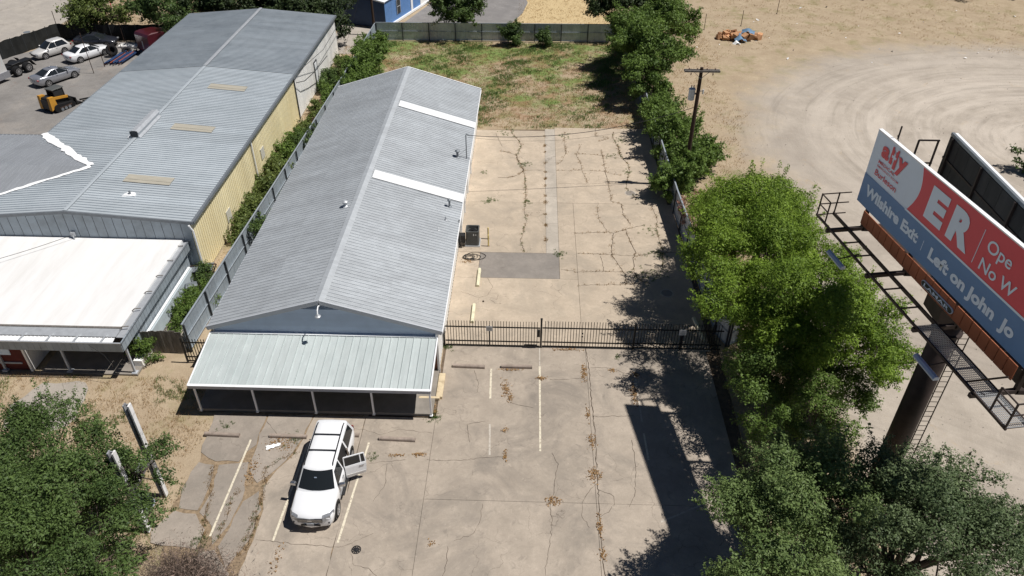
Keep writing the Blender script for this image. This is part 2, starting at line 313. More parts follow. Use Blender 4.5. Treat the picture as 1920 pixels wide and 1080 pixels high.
# ------------------------------------------------------------------ geometry helpers
class MB:
    """collects faces and links them as ONE mesh object"""
    def __init__(s): s.v = []; s.f = []
    def add(s, verts, faces):
        o = len(s.v); s.v += [tuple(map(float, p)) for p in verts]; s.f += [tuple(i + o for i in f) for f in faces]; return s
    def box(s, c, d, rz=0.0, bev=0.0):
        x, y, z = (k / 2 for k in d); ca, sa = math.cos(rz), math.sin(rz)
        T = lambda p: (c[0] + p[0] * ca - p[1] * sa, c[1] + p[0] * sa + p[1] * ca, c[2] + p[2])
        if not bev:
            vs_ = [T(p) for p in ((-x, -y, -z), (x, -y, -z), (x, y, -z), (-x, y, -z), (-x, -y, z), (x, -y, z), (x, y, z), (-x, y, z))]
            s.add(vs_, ((0, 3, 2, 1), (4, 5, 6, 7), (0, 1, 5, 4), (1, 2, 6, 5), (2, 3, 7, 6), (3, 0, 4, 7)))
        else:
            b = bev
            lo = [(-x, -y, -z), (x, -y, -z), (x, y, -z), (-x, y, -z)]
            m = [(-x, -y, z - b), (x, -y, z - b), (x, y, z - b), (-x, y, z - b)]
            t = [(-x + b, -y + b, z), (x - b, -y + b, z), (x - b, y - b, z), (-x + b, y - b, z)]
            F = [(0, 3, 2, 1), (8, 9, 10, 11)]
            for i in range(4):
                j = (i + 1) % 4; F += [(i, j, j + 4, i + 4), (i + 4, j + 4, j + 8, i + 8)]
            s.add([T(p) for p in lo + m + t], F)
        return s
    def bar(s, a, b, w, h=None, up=(0, 0, 1)):
        """rectangular bar from a to b"""
        h = h or w; a = Vector(a); b = Vector(b); d = (b - a).normalized(); u = Vector(up)
        if abs(d.dot(u)) > 0.98: u = Vector((0, 1, 0))
        r = d.cross(u).normalized(); u2 = r.cross(d)
        P_ = []
        for q in (a, b):
            for i, j in ((-1, -1), (1, -1), (1, 1), (-1, 1)): P_.append(q + r * (i * w / 2) + u2 * (j * h / 2))
        s.add(P_, ((3, 2, 1, 0), (4, 5, 6, 7), (0, 1, 5, 4), (1, 2, 6, 5), (2, 3, 7, 6), (3, 0, 4, 7))); return s
    def tube(s, pts, rad, n=8, caps=True):
        pts = [Vector(p) for p in pts]; k = len(pts)
        rad = [rad] * k if not hasattr(rad, '__len__') else rad
        V = []; ref = None
        for i, p in enumerate(pts):
            d = (pts[min(i + 1, k - 1)] - pts[max(i - 1, 0)]).normalized()
            u = ref if ref is not None else (Vector((0, 0, 1)) if abs(d.z) < 0.9 else Vector((1, 0, 0)))
            r = d.cross(u).normalized(); u2 = r.cross(d).normalized(); ref = u2
            for j in range(n):
                a = 2 * math.pi * j / n; V.append(p + (r * math.cos(a) + u2 * math.sin(a)) * rad[i])
        F = []
        for i in range(k - 1):
            for j in range(n):
                j2 = (j + 1) % n; F.append((i * n + j, i * n + j2, (i + 1) * n + j2, (i + 1) * n + j))
        if caps: F += [tuple(range(n - 1, -1, -1)), tuple(range((k - 1) * n, k * n))]
        s.add(V, F); return s
    def lathe(s, prof, c=(0, 0, 0), n=16, axis='Z', caps=True):
        V = []; F = []
        for r, z in prof:
            for j in range(n):
                a = 2 * math.pi * j / n; p = (r * math.cos(a), r * math.sin(a), z)
                if axis == 'Y': p = (p[0], p[2], p[1])
                if axis == 'X': p = (p[2], p[0], p[1])
                V.append((c[0] + p[0], c[1] + p[1], c[2] + p[2]))
        for i in range(len(prof) - 1):
            for j in range(n):
                j2 = (j + 1) % n; F.append((i * n + j, i * n + j2, (i + 1) * n + j2, (i + 1) * n + j))
        if caps: F += [tuple(range(n - 1, -1, -1)), tuple(range((len(prof) - 1) * n, len(prof) * n))]
        s.add(V, F); return s
    def poly(s, pts, z0, z1):
        n = len(pts); V = [(p[0], p[1], z0) for p in pts] + [(p[0], p[1], z1) for p in pts]
        F = [tuple(range(n - 1, -1, -1)), tuple(range(n, 2 * n))] + [(i, (i + 1) % n, n + (i + 1) % n, n + i) for i in range(n)]
        s.add(V, F); return s
    def loft(s, loops, cap=True):
        n = len(loops[0]); V = [p for L in loops for p in L]; F = []
        for i in range(len(loops) - 1):
            for j in range(n):
                j2 = (j + 1) % n; F.append((i * n + j, i * n + j2, (i + 1) * n + j2, (i + 1) * n + j))
        if cap: F += [tuple(range(n - 1, -1, -1)), tuple(range((len(loops) - 1) * n, len(loops) * n))]
        s.add(V, F); return s
    def mesh(s, name):
        m = bpy.data.meshes.new(name); m.from_pydata(s.v, [], s.f); m.update(); return m
    def build(s, name, mat, parent=None, smooth=False, **kw):
        return obj(name, s.mesh(name), mat, parent, smooth, **kw)

def obj(name, mesh, mat, parent=None, smooth=False, fix=True, **kw):
    if mat is not None and len(mesh.materials) == 0: mesh.materials.append(MAT[mat])
    if smooth: mesh.polygons.foreach_set('use_smooth', [True] * len(mesh.polygons))
    o = bpy.data.objects.new(name, mesh); col.objects.link(o)
    if parent is not None: o.parent = parent
    for k, v in kw.items():
        if v is not None: o[k] = v
    return o
def share(name, mesh, parent, loc=(0, 0, 0), rz=0.0, **kw):
    o = bpy.data.objects.new(name, mesh); col.objects.link(o); o.parent = parent; o.location = loc; o.rotation_euler = (0, 0, rz)
    for k, v in kw.items(): o[k] = v
    return o
def thing(name, label, category, loc=(0, 0, 0), rz=0.0, group=None, kind=None):
    o = bpy.data.objects.new(name, None); col.objects.link(o); o.empty_display_size = 0.3
    o.location = loc; o.rotation_euler = (0, 0, rz)
    if label: o['label'] = label; o['category'] = category
    if group: o['group'] = group
    if kind: o['kind'] = kind
    return o
def shade_auto(o, ang=35):
    me = o.data; n = len(me.polygons); me.polygons.foreach_set('use_smooth', [True] * n)
    try: me.set_sharp_from_angle(angle=R(ang))
    except Exception: pass

def quads_mesh(name, P4, mat, tone=None):
    """P4: (N,4,3) array -> one mesh of N quads with a per-leaf 'tone' value"""
    n = len(P4); me = bpy.data.meshes.new(name)
    me.vertices.add(4 * n); me.vertices.foreach_set('co', P4.reshape(-1).astype(np.float32))
    me.loops.add(4 * n); me.loops.foreach_set('vertex_index', np.arange(4 * n, dtype=np.int32))
    me.polygons.add(n); me.polygons.foreach_set('loop_start', np.arange(0, 4 * n, 4, dtype=np.int32))
    try: me.polygons.foreach_set('loop_total', np.full(n, 4, dtype=np.int32))
    except Exception: pass
    me.update(calc_edges=True)
    if tone is not None:
        a = me.attributes.new('tone', 'FLOAT', 'FACE'); a.data.foreach_set('value', np.clip(tone, 0, 1).astype(np.float32))
    me.materials.append(MAT[mat]); return me

# ------------------------------------------------------------------ the setting: ground, yard, roads
def grid_ground():
    xs = np.concatenate([np.linspace(-500, -80, 8), np.linspace(-76, 80, 105), np.linspace(90, 500, 8)])
    ys = np.concatenate([np.linspace(-200, 8, 6), np.linspace(10, 112, 72), np.linspace(125, 600, 8)])
    X, Y = np.meshgrid(xs, ys); Z = np.full_like(X, -0.07) + rng.uniform(-0.02, 0.02, X.shape)
    nx, ny = len(xs), len(ys)
    V = np.stack([X, Y, Z], -1).reshape(-1, 3)
    F = [(j * nx + i, j * nx + i + 1, (j + 1) * nx + i + 1, (j + 1) * nx + i) for j in range(ny - 1) for i in range(nx - 1)]
    me = bpy.data.meshes.new('ground'); me.from_pydata(V.tolist(), [], F); me.update()
    obj('ground', me, 'dry_ground', smooth=True, kind='structure')
grid_ground()

def ragged(pts, step=0.6, amp=0.15, seed=1):
    r = random.Random(seed); out = []
    for i in range(len(pts)):
        a = Vector(pts[i]); b = Vector(pts[(i + 1) % len(pts)]); n = max(1, int((b - a).length / step))
        for k in range(n):
            p = a.lerp(b, k / n); out.append((p.x + r.uniform(-amp, amp), p.y + r.uniform(-amp, amp)))
    return out
yard = MB().poly([(-62, 38), (-37.6, 38), (-37.6, 83.5), (-40, 86.6), (-54.5, 86.0), (-58.4, 80.4), (-62, 78)], -0.10, -0.035)
yard.build('gravel_yard', 'yard_gravel', kind='structure')
road = MB().poly([(-130, 60), (-64.5, 74), (-60.5, 81.6), (-58.9, 86.5), (-58.1, 91.3), (-57.7, 98.8), (-54.5, 106), (-45, 125), (-60, 160), (-140, 160)], -0.10, -0.03)
road.build('road', 'road_concrete', kind='structure')
kb = MB(); kp = [(-64.5, 74), (-60.5, 81.6), (-58.9, 86.5), (-58.1, 91.3), (-57.7, 98.8), (-54.5, 106), (-45, 125)]
for a, b in zip(kp, kp[1:]): kb.bar((*a, 0.0), (*b, 0.0), 0.16, 0.14)
kb.build('kerb', 'road_concrete', kind='structure')
MB().poly([(-16.6, 93), (-14.0, 101.8), (-12, 112), (-2, 112), (-0.9, 103.5), (-1.5, 99), (-2.9, 94.6), (-4, 93)], -0.10, -0.03).build('far_pavement', 'asphalt_far', kind='structure')
MB().poly([(-23.8, 83.4), (-18.7, 83.4), (-18.5, 91.5), (-23.5, 94)], -0.10, -0.032).build('alley_pavement', 'path_left', kind='structure')
MB().poly(ragged([(-27.2, 30.3), (-24.8, 30.55), (-24.3, 29.0), (-24.2, 27.2), (-25.5, 26.6), (-27.6, 27.0), (-28.2, 28.6)], 0.5, 0.12), -0.10, -0.028).build('concrete_path', 'path_left', kind='structure')

# front and rear concrete lots: every slab a piece of its own, joints recessed
lot = thing('parking_lot', None, None, kind='structure')
def slabs(xs, ys, mat, skip=(), jit=0.0, gap=0.02):
    for i in range(len(xs) - 1):
        for j in range(len(ys) - 1):
            if (i, j) in skip: continue
            x0, x1, y0, y1 = xs[i] + gap / 2, xs[i + 1] - gap / 2, ys[j] + gap / 2, ys[j + 1] - gap / 2
            dz = random.uniform(-0.006, 0.004)
            mb = MB().box((0, 0, 0), (x1 - x0, y1 - y0, 0.12), bev=0.006)
            o = mb.build('slab', mat, lot); o.location = ((x0 + x1) / 2, (y0 + y1) / 2, -0.06 + dz)
slabs([-4.85, 3.45, 10.6], [14.0, 23.05, 34.25], 'concrete_front', gap=0.014)
slabs([-8.6, -4.85], [14.0, 28.35], 'concrete_front', gap=0.014)
slabs([-5.04, 3.3], [34.25, 41.25], 'concrete_rear', gap=0.014)
slabs([-5.04, -3.45], [41.25, 44.3], 'concrete_rear')
slabs([-5.04, 1.18], [44.3, 51.3, 64.2], 'concrete_rear', gap=0.014)
slabs([-3.45, 2.08], [41.25, 44.3], 'concrete_patch')
slabs([1.18, 2.08], [44.3, 48.3, 52.3, 56.3, 60.3, 64.6], 'concrete_strip', gap=0.012)
slabs([2.08, 3.3], [41.25, 51.3], 'concrete_rear', gap=0.014)
slabs([3.3, 10.9], [34.25, 51.3], 'concrete_rear', gap=0.016)
slabs([2.08, 10.6], [51.3, 64.9], 'concrete_rear', gap=0.014)
# broken slabs on the left of the drive, with wide weedy gaps
def slabpoly(pts, mat='concrete_left', seed=0, amp=0.06):
    MB().poly(ragged(pts, 0.45, amp, seed), -0.10, random.uniform(-0.008, 0.0)).build('slab', mat, lot)
slabpoly([(-16.75, 28.2), (-16.6, 25.6), (-15.6, 25.0), (-14.5, 25.1), (-13.95, 26.2), (-13.92, 28.3)], seed=1)
slabpoly([(-16.5, 24.9), (-16.7, 23.3), (-16.4, 22.2), (-15.5, 22.0), (-15.35, 23.6), (-15.6, 24.75)], seed=2)
slabpoly([(-16.5, 22.0), (-17.2, 20.9), (-16.9, 20.2), (-14.8, 20.0), (-14.75, 21.0), (-15.5, 21.85)], seed=3)
slabpoly([(-15.35, 24.85), (-15.2, 23.4), (-15.3, 22.0), (-14.55, 21.2), (-14.1, 20.2), (-13.75, 21.4), (-13.55, 22.8), (-13.85, 24.2), (-14.0, 25.0)], seed=4)
slabpoly([(-13.87, 28.3), (-13.9, 26.4), (-13.8, 24.7), (-13.1, 23.7), (-12.42, 24.75), (-11.85, 25.65), (-11.42, 28.3)], seed=5)
slabpoly([(-13.5, 22.6), (-13.6, 21.2), (-13.8, 20.1), (-13.1, 19.0), (-12.55, 20.6), (-12.5, 22.2), (-12.9, 23.3)], seed=6)
slabpoly([(-13.9, 20.0), (-14.6, 19.9), (-14.6, 17.0), (-12.6, 16.8), (-12.9, 18.8)], seed=7)
slabpoly([(-11.35, 28.3), (-11.75, 25.6), (-12.35, 24.6), (-12.75, 23.5), (-12.35, 22.2), (-12.35, 20.5), (-12.5, 18.0), (-12.4, 14.0), (-8.62, 14.0), (-8.62, 28.3)], 'concrete_front', 8, 0.03)
MB().poly([(11.0, 13), (11.4, 34.4), (10.9, 65), (-5.0, 64.3), (-5.0, 29), (-8.7, 29), (-8.7, 13)], -0.16, -0.052).build('joint_soil', 'soil_joint', lot)
MB().poly(ragged([(-8.69, 13), (-8.69, 28.6), (-16.6, 28.3), (-16.5, 25), (-16.8, 21), (-15.5, 18), (-13, 13)], .5, .15, 12), -0.16, -0.03).build('joint_soil', 'soil_tan', lot)
# painted bay lines
def line(a, b, wd=0.11, mat='line_paint', z=0.0055):
    a = Vector((*a, z)); b = Vector((*b, z)); d = (b - a).normalized(); r = Vector((d.y, -d.x, 0)) * wd / 2
    n = max(2, int((b - a).length / 0.5)); V = []; F = []
    for i in range(n + 1):
        p = a.lerp(b, i / n); j = random.uniform(0.85, 1.08); V += [p - r * j, p + r * j]
    for i in range(n): F.append((2 * i, 2 * i + 1, 2 * i + 3, 2 * i + 2))
    MB().add(V, F).build('bay_line', mat, lot)
line((-14.28, 26.5), (-14.37, 20.65)); line((-11.25, 26.4), (-11.42, 20.5)); line((-8.11, 26.5), (-8.45, 20.5))
line((-2.07, 32.3), (-2.0, 29.9)); line((-1.92, 28.0), (-1.82, 25.85), 0.10, 'line_worn'); line((0.73, 32.6), (0.76, 26.2), 0.11)
line((0.72, 34.2), (0.73, 32.6), 0.07, 'line_worn'); line((6.15, 32.6), (6.2, 28.4), 0.09, 'line_worn'); line((6.2, 27.6), (6.25, 25.8), 0.11)
line((6.4, 22.1), (9.6, 23.7), 0.10, 'line_worn')

# cracks: thin dark open seams, drawn as jagged ribbons in the concrete
CR = {'c1':[(3.47,34.32),(3.58,32.1),(3.59,29.56),(3.63,27.62),(3.6,25.81),(3.58,24.46),(3.59,23.02),(3.54,21.82),(3.56,20.27),(3.6,19.08)],'c2':[(1.2,23.1),(1.31,22.04),(1.22,20.75),(1.05,19.92),(0.93,18.99)],'c3':[(1.38,23.26),(1.47,24.39),(1.68,25.4),(1.36,26.09)],'c5':[(5.54,27.12),(5.54,25.19),(5.32,23.55),(5.01,22.92)],'c6':[(3.6,23.91),(4.29,23.52),(4.33,23.05),(3.97,22.58),(3.57,22.27)],'c7':[(3.59,24.29),(3.01,23.63),(2.78,23.0),(2.7,22.39),(3.04,21.66)],'wA':[(-15.61,24.67),(-15.42,23.52),(-15.02,22.58),(-15.0,21.82),(-14.71,20.66)],'wB':[(-13.86,23.41),(-14.05,22.77),(-13.95,21.7),(-13.98,20.68)],'wC':[(-12.75,21.89),(-12.64,20.73),(-12.75,19.7)],'wD':[(-11.73,25.77),(-12.51,25.12),(-12.98,24.59),(-12.88,24.09),(-12.64,23.71),(-12.63,22.35),(-12.49,21.31),(-12.54,20.03)],'wE':[(-13.83,27.81),(-13.0,26.89),(-13.78,26.68)],'c8':[(-12.21,20.54),(-11.21,20.46),(-9.71,20.34),(-8.24,20.28),(-6.92,21.05)],'c9':[(-1.99,22.85),(-2.05,21.79),(-2.26,21.2),(-3.2,20.75)],'c10':[(-3.42,20.46),(-3.4,19.78),(-3.49,18.85)],'c11':[(-7.68,19.91),(-7.53,19.38),(-6.84,19.27),(-6.28,18.77)],'c12':[(-7.92,25.16),(-6.86,25.3),(-6.07,25.43)],'c13':[(-6.94,25.12),(-6.83,23.8),(-7.24,22.83)],'c14':[(-4.99,25.46),(-3.63,25.44),(-1.76,25.71),(-1.08,25.76)],'c15':[(-3.01,32.11),(-2.73,31.02),(-2.74,30.38)],'c16':[(-2.91,26.67),(-3.1,27.96),(-2.17,28.19)],'c17':[(-10.9,27.52),(-8.61,27.41),(-7.56,27.07),(-6.64,27.47),(-4.92,27.26)],'c18':[(3.69,32.56),(4.69,32.63),(5.87,32.09)],'c19':[(3.55,28.72),(5.27,28.82),(5.85,28.84)],'c20':[(1.28,31.5),(2.19,31.57),(3.41,31.74)],'c21':[(-0.79,29.54),(0.39,29.25)],'r1':[(-1.33,59.35),(-1.12,58.12),(-0.94,57.4),(-0.65,56.7),(-0.46,55.32),(-0.35,51.64),(-0.48,50.03),(-0.25,48.49),(-0.43,47.55),(-0.51,46.47),(-0.7,45.93),(-0.33,44.4)],'r3':[(3.04,61.56),(2.93,59.5),(2.62,58.37),(2.15,57.63)],'r4':[(4.4,61.61),(3.85,59.53),(4.22,57.58),(4.28,56.4),(4.63,54.6)],'r5':[(6.1,60.63),(6.14,58.62),(6.17,56.47),(6.26,54.66),(6.31,53.14),(6.3,51.67),(7.05,51.29),(7.06,49.7),(7.49,48.38)],'r5b':[(7.03,47.63),(7.19,46.2),(7.5,44.5),(7.24,43.83),(7.13,42.23),(7.28,41.46),(8.11,40.89)],'r6':[(7.59,61.73),(7.63,59.42),(8.18,57.96),(8.16,56.54),(7.79,54.93),(7.69,53.83),(8.35,51.95)],'r7':[(3.85,59.66),(4.89,59.69),(5.91,59.48),(6.58,59.25),(7.81,58.93),(9.77,59.12)],'r8':[(2.13,56.56),(4.19,56.75),(5.95,56.58),(7.43,55.82)],'r8b':[(2.2,54.4),(3.87,54.35),(4.95,54.43),(6.26,54.66)],'r10':[(3.28,46.95),(5.73,47.22),(6.1,47.05),(7.03,47.63),(8.57,48.33)],'r11':[(6.1,47.05),(5.89,45.46),(5.75,44.27),(6.16,42.98),(6.52,41.9),(6.41,40.68)],'r12':[(5.25,51.43),(5.12,50.03),(5.2,48.87),(5.64,47.4)],'r13':[(3.37,44.36),(4.77,44.32),(5.98,44.28),(7.46,44.16),(8.62,44.54),(10.34,44.76)],'r14':[(9.36,50.77),(9.57,49.21),(9.34,47.71),(9.31,46.27),(9.42,44.9),(9.14,42.77)],'r15':[(2.2,42.37),(3.37,42.1),(5.19,42.24),(6.36,42.2)],'r16':[(3.31,40.58),(5.0,40.71),(6.41,40.75),(7.49,40.94)],'r17':[(4.99,44.08),(5.1,42.31)],'q1':[(-2.67,60.06),(-2.23,59.86),(-1.79,59.67),(-1.29,59.26),(-1.13,58.24),(-0.87,57.44),(-0.58,56.56),(-0.98,55.77),(-1.7,55.27),(-2.7,55.24)],'q2':[(-1.89,64.59),(-1.75,63.42),(-1.22,62.3),(-0.9,60.98),(-1.07,60.12),(-1.29,59.26)],'q3':[(-3.27,63.6),(-2.72,61.36),(-2.56,60.92)],'q4':[(-0.44,56.57),(1.04,56.62)],'q5':[(5.87,64.87),(5.72,63.23),(6.95,62.93),(5.95,62.11)],'q6':[(7.44,64.22),(7.26,63.06),(7.59,61.07),(7.66,59.58),(7.88,58.87)],'q7':[(2.99,64.06),(2.88,61.56),(3.02,59.63)],'z1':[(-2.77,41.26),(-2.39,40.18),(-2.69,39.22),(-3.25,39.03),(-4.43,39.63)],'z2':[(-2.53,38.88),(-2.09,38.43),(-1.74,38.45)]}
def ribbon(pts, wd, seed, z=0.0045):
    r = random.Random(seed); path = []
    for a, b in zip(pts, pts[1:]):
        a = Vector((*a, 0)); b = Vector((*b, 0)); n = max(1, int((b - a).length / 0.16))
        for k in range(n): path.append(a.lerp(b, k / n) + Vector((r.uniform(-.04, .04), r.uniform(-.04, .04), 0)))
    path.append(Vector((*pts[-1], 0)))
    V = []; F = []
    for i, p in enumerate(path):
        d = path[min(i + 1, len(path) - 1)] - path[max(i - 1, 0)]
        if d.length < 1e-6: d = Vector((1, 0, 0))
        d.normalize(); q = Vector((d.y, -d.x, 0)) * wd * r.uniform(0.35, 1.1) / 2
        V += [(p.x - q.x, p.y - q.y, z), (p.x + q.x, p.y + q.y, z)]
    for i in range(len(path) - 1): F.append((2 * i, 2 * i + 1, 2 * i + 3, 2 * i + 2))
    return V, F, path
cm = MB(); crack_paths = {}
for i, (k, pts) in enumerate(CR.items()):
    wd = {'c1': .045, 'r5': .06, 'r5b': .06, 'r6': .06, 'r11': .06, 'r13': .05, 'r10': .05, 'r14': .05, 'r7': .05, 'r1': .04, 'q1': .045, 'q2': .045, 'q6': .06, 'q5': .045}.get(k, .036 if k[0] in 'rq' else .02)
    V, F, path = ribbon(pts, wd, i); cm.add(V, F); crack_paths[k] = path
cm.build('cracks', 'soil_dark', lot, kind='stuff')

# ------------------------------------------------------------------ ribbed metal sheets
def ribbed(width, length, ribs=3, h=0.03, minor=True, t=0.0, steep=False):
    """sheet in local coords: u = across (0..width), v = along slope (0..length), ribs raised in z"""
    prof = []; p = width / ribs
    for k in range(ribs):
        u = k * p
        prof += [(u, 0), (u + 0.03 * p, h), (u + 0.13 * p, h), (u + 0.19 * p, 0)] if steep else [(u, 0), (u + 0.10 * p, h), (u + 0.19 * p, h), (u + 0.29 * p, 0)]
        if minor: prof += [(u + 0.50 * p, 0), (u + 0.53 * p, h * .3), (u + 0.57 * p, 0), (u + 0.74 * p, 0), (u + 0.77 * p, h * .3), (u + 0.81 * p, 0)]
    prof.append((width, 0)); return prof
def sheet_mesh(name, prof, origin, du, dv, dn, length, mat):
    V = []
    for k in (0.0, length):
        for u, h in prof: V.append(Vector(origin) + Vector(du) * u + Vector(dv) * k + Vector(dn) * h)
    n = len(prof); F = [(i, i + 1, n + i + 1, n + i) for i in range(n - 1)]
    me = bpy.data.meshes.new(name); me.from_pydata([tuple(v) for v in V], [], F); me.update(); me.materials.append(MAT[mat]); return me

# ================================================================== the long white metal building in the middle
mb_root = thing('metal_building', 'long grey gabled metal building with white side wall and covered front porch', 'building', (-11.25, 32, 0))
def rel(root, o): o.parent = root; o.matrix_parent_inverse = Matrix.Translation(root.location).inverted(); return o
def part(mb, name, mat, root, **kw): return rel(root, mb.build(name, mat, **kw))
XR, XL, XM = -4.72, -17.78, -11.25; ZE, ZM = 3.03, 5.0; YF, YB = 31.9, 66.2
sl = (ZM - ZE) / (XR - XM); ang = math.atan(sl)
NS = 38; pw = (YB - YF) / NS; Lsl = math.hypot(XR - XM, ZM - ZE)
prof = ribbed(pw, Lsl, 3, .036, True, steep=True)
LU = Lsl * .52
def slope_sheets(sx):
    du = (sx * math.cos(ang), 0, -math.sin(ang)); dn = (sx * math.sin(ang), 0, math.cos(ang))
    up_ = sheet_mesh('roof_sheet', prof, tuple(.006 * v for v in dn), (0, 1, 0), du, dn, LU, 'roof_main')
    lo_ = sheet_mesh('roof_sheet', prof, tuple((LU - .12) * v for v in du), (0, 1, 0), du, dn, Lsl - LU + .12, 'roof_main')
    return up_, lo_
mesR = slope_sheets(1); mesL = slope_sheets(-1)
meS = sheet_mesh('skylight_panel', ribbed(pw * 1.22, Lsl, 3, 0.03, False), (0, 0, 0), (0, 1, 0), (math.cos(ang), 0, -math.sin(ang)), (math.sin(ang), 0, math.cos(ang)), Lsl - 0.42, 'skylight_white')
for i in range(NS):
    y = YF + i * pw
    for m in mesR + mesL: rel(mb_root, share('roof_sheet', m, None, (XM, y, ZM)))
for y, lb in ((45.85, 'white translucent roof panel nearer the front'), (57.9, 'white translucent roof panel nearer the far end')):
    o = share('skylight_panel', meS, None, (XM + 0.40 * math.cos(ang) + 0.012, y, ZM - 0.40 * math.sin(ang) + 0.056)); rel(mb_root, o)
cap = MB()
for s_ in (-1, 1):
    cap.add([(XM, YF - .02, ZM + .075), (XM + s_ * .30, YF - .02, ZM - .30 * sl + .062), (XM + s_ * .30, YB + .02, ZM - .30 * sl + .062), (XM, YB + .02, ZM + .075)], [(0, 1, 2, 3)])
part(cap, 'ridge_cap', 'roof_main', mb_root)
# rake and eave trims
for s_, nm in ((-1, 'rake_trim'), (1, 'rake_trim')):
    xe = XM + s_ * (XR - XM)
    for y in (YF - .03, YB + .03):
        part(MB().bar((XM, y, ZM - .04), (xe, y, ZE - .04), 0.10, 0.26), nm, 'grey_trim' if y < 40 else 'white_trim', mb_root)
part(MB().bar((XR + .02, YF, ZE - .10), (XR + .02, YB, ZE - .10), 0.05, 0.16), 'eave_trim', 'white_trim', mb_root)
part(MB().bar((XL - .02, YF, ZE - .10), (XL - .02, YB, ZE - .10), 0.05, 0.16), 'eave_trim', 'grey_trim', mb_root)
# side walls, ribbed white
wmesh = ribbed(1.0, 1, 3, 0.025, False)
for i in range(34):
    o = obj('wall_panel', sheet_mesh('wall_panel', wmesh, (0, 0, 0), (0, 1, 0), (0, 0, 1), (1, 0, 0), 2.93, 'white_paint') if i == 0 else wp, None); wp = o.data
    o.location = (-5.06, 31.9 + i, 0); rel(mb_root, o)
part(MB().box((-17.5, 49, 1.48), (0.06, 34.0, 2.92)), 'wall', 'white_paint', mb_root)
part(MB().add([(-17.45, 66.0, 0), (-5.1, 66.0, 0), (-5.1, 66.0, 2.9), (XM, 66.0, ZM - .1), (-17.45, 66.0, 2.9)], [(0, 1, 2, 3, 4)]), 'rear_wall', 'white_paint', mb_root)
part(MB().box((-5.03, 31.9, 1.45), (0.12, 0.12, 2.9)), 'corner_trim', 'white_trim', mb_root)
# door frame that stands proud of the side wall, and two side doors
for y0, y1, hh in ((46.6, 49.6, 2.7), (52.6, 55.8, 2.75)):
    d = MB().box((-4.97, y0, hh / 2), (.12, .14, hh)).box((-4.97, y1, hh / 2), (.12, .14, hh)).box((-4.97, (y0 + y1) / 2, hh), (.12, y1 - y0, .16))
    dr = part(d, 'door_frame', 'white_trim', mb_root)
    part(MB().box((-5.015, (y0 + y1) / 2, hh / 2), (.03, y1 - y0 - .2, hh - .1)), 'overhead_door', 'white_paint', mb_root)
# gable front: lap siding boards, each its own piece
zb = 2.60; bh = 0.185; k = 0
while zb < ZM - 0.25:
    z0, z1 = zb, zb + bh + 0.02
    def half(z): return max(0.02, (ZM - .17 - z) / sl) if z > ZE - .1 else (6.2)
    a0, a1 = min(6.2, half(z0)), min(6.2, half(z1))
    yf = 32.02
    V = [(XM - a0, yf - .022, z0), (XM + a0, yf - .022, z0), (XM + a1, yf - .004, z1), (XM - a1, yf - .004, z1), (XM - a0, yf + .03, z0), (XM + a0, yf + .03, z0), (XM + a1, yf + .03, z1), (XM - a1, yf + .03, z1)]
    part(MB().add(V, [(0, 1, 2, 3), (5, 4, 7, 6), (4, 5, 1, 0)]), 'siding_board', 'grey_siding', mb_root); zb += bh
lv = MB(); zt = 4.72
vent = part(MB().add([(XM - 1.25, 31.975, 4.40), (XM + 1.25, 31.975, 4.40), (XM, 31.975, 4.78)], [(0, 1, 2)]), 'gable_vent', 'galv_dark', mb_root)
for i in range(5):
    z = 4.42 + i * .07; hw = 1.2 * (4.78 - z) / .38
    q = MB().bar((XM - hw, 31.94, z), (XM + hw, 31.94, z), .05, .012); o = q.build('louvre', 'grey_siding', vent)
    o.matrix_parent_inverse = vent.matrix_parent_inverse.copy(); o.matrix_parent_inverse = Matrix.Identity(4)
part(MB().box((XM, 31.97, 2.60), (12.5, .10, .13)), 'canopy_flashing', 'white_trim', mb_root)
# brick front below the canopy with two windows and a door
part(MB().box((XM, 32.06, 1.30), (12.4, .12, 2.55)), 'brick_front', 'brick', mb_root)
for x, wd in ((-15.2, 2.2), (-9.2, 2.4)):
    wn = part(MB().box((x, 31.98, 1.35), (wd, .05, 1.3)), 'window', 'dark_glass', mb_root)
    fr = MB().box((x, 31.96, 2.02), (wd + .12, .06, .07)).box((x, 31.96, .68), (wd + .12, .06, .07))
    for q in (-.5, 0, .5): fr.box((x + q * wd, 31.96, 1.35), (.06, .06, 1.3))
    o = fr.build('frame', 'white_trim', wn); o.matrix_parent_inverse = Matrix.Identity(4)
dr = part(MB().box((-12.2, 31.98, 1.17), (1.0, .06, 2.0)), 'door', 'dark_glass', mb_root)
o = MB().box((-11.85, 31.93, 1.1), (.04, .05, .3)).build('handle', 'chrome', dr); o.matrix_parent_inverse = Matrix.Identity(4)
# porch slab, cream kerb, canopy
part(MB().box((-11.4, 30.22, .085), (12.75, 3.5, .17), bev=.02), 'porch_slab', 'porch', mb_root)
part(MB().box((-4.82, 30.7, .10), (.36, 1.9, .22), bev=.03), 'porch_kerb', 'cream_curb', mb_root)
part(MB().box((-5.35, 29.72, .09), (1.15, .16, .2), bev=.02), 'porch_kerb', 'cream_curb', mb_root)
can = rel(mb_root, thing('canopy', None, None)); can.location = (0, 0, 0)
CX0, CX1, CYF, CYB, CZF, CZB = -17.62, -5.02, 28.22, 31.93, 2.16, 2.62
def cpart(mb, name, mat):
    o = mb.build(name, mat, can); o.matrix_parent_inverse = Matrix.Identity(4); return o
can.matrix_parent_inverse = Matrix.Identity(4); can.location = (11.25, -32, 0)
npan = 30; cw = (CX1 - CX0) / npan; cl = math.hypot(CYB - CYF, CZB - CZF); ca = math.atan2(CZB - CZF, CYB - CYF)
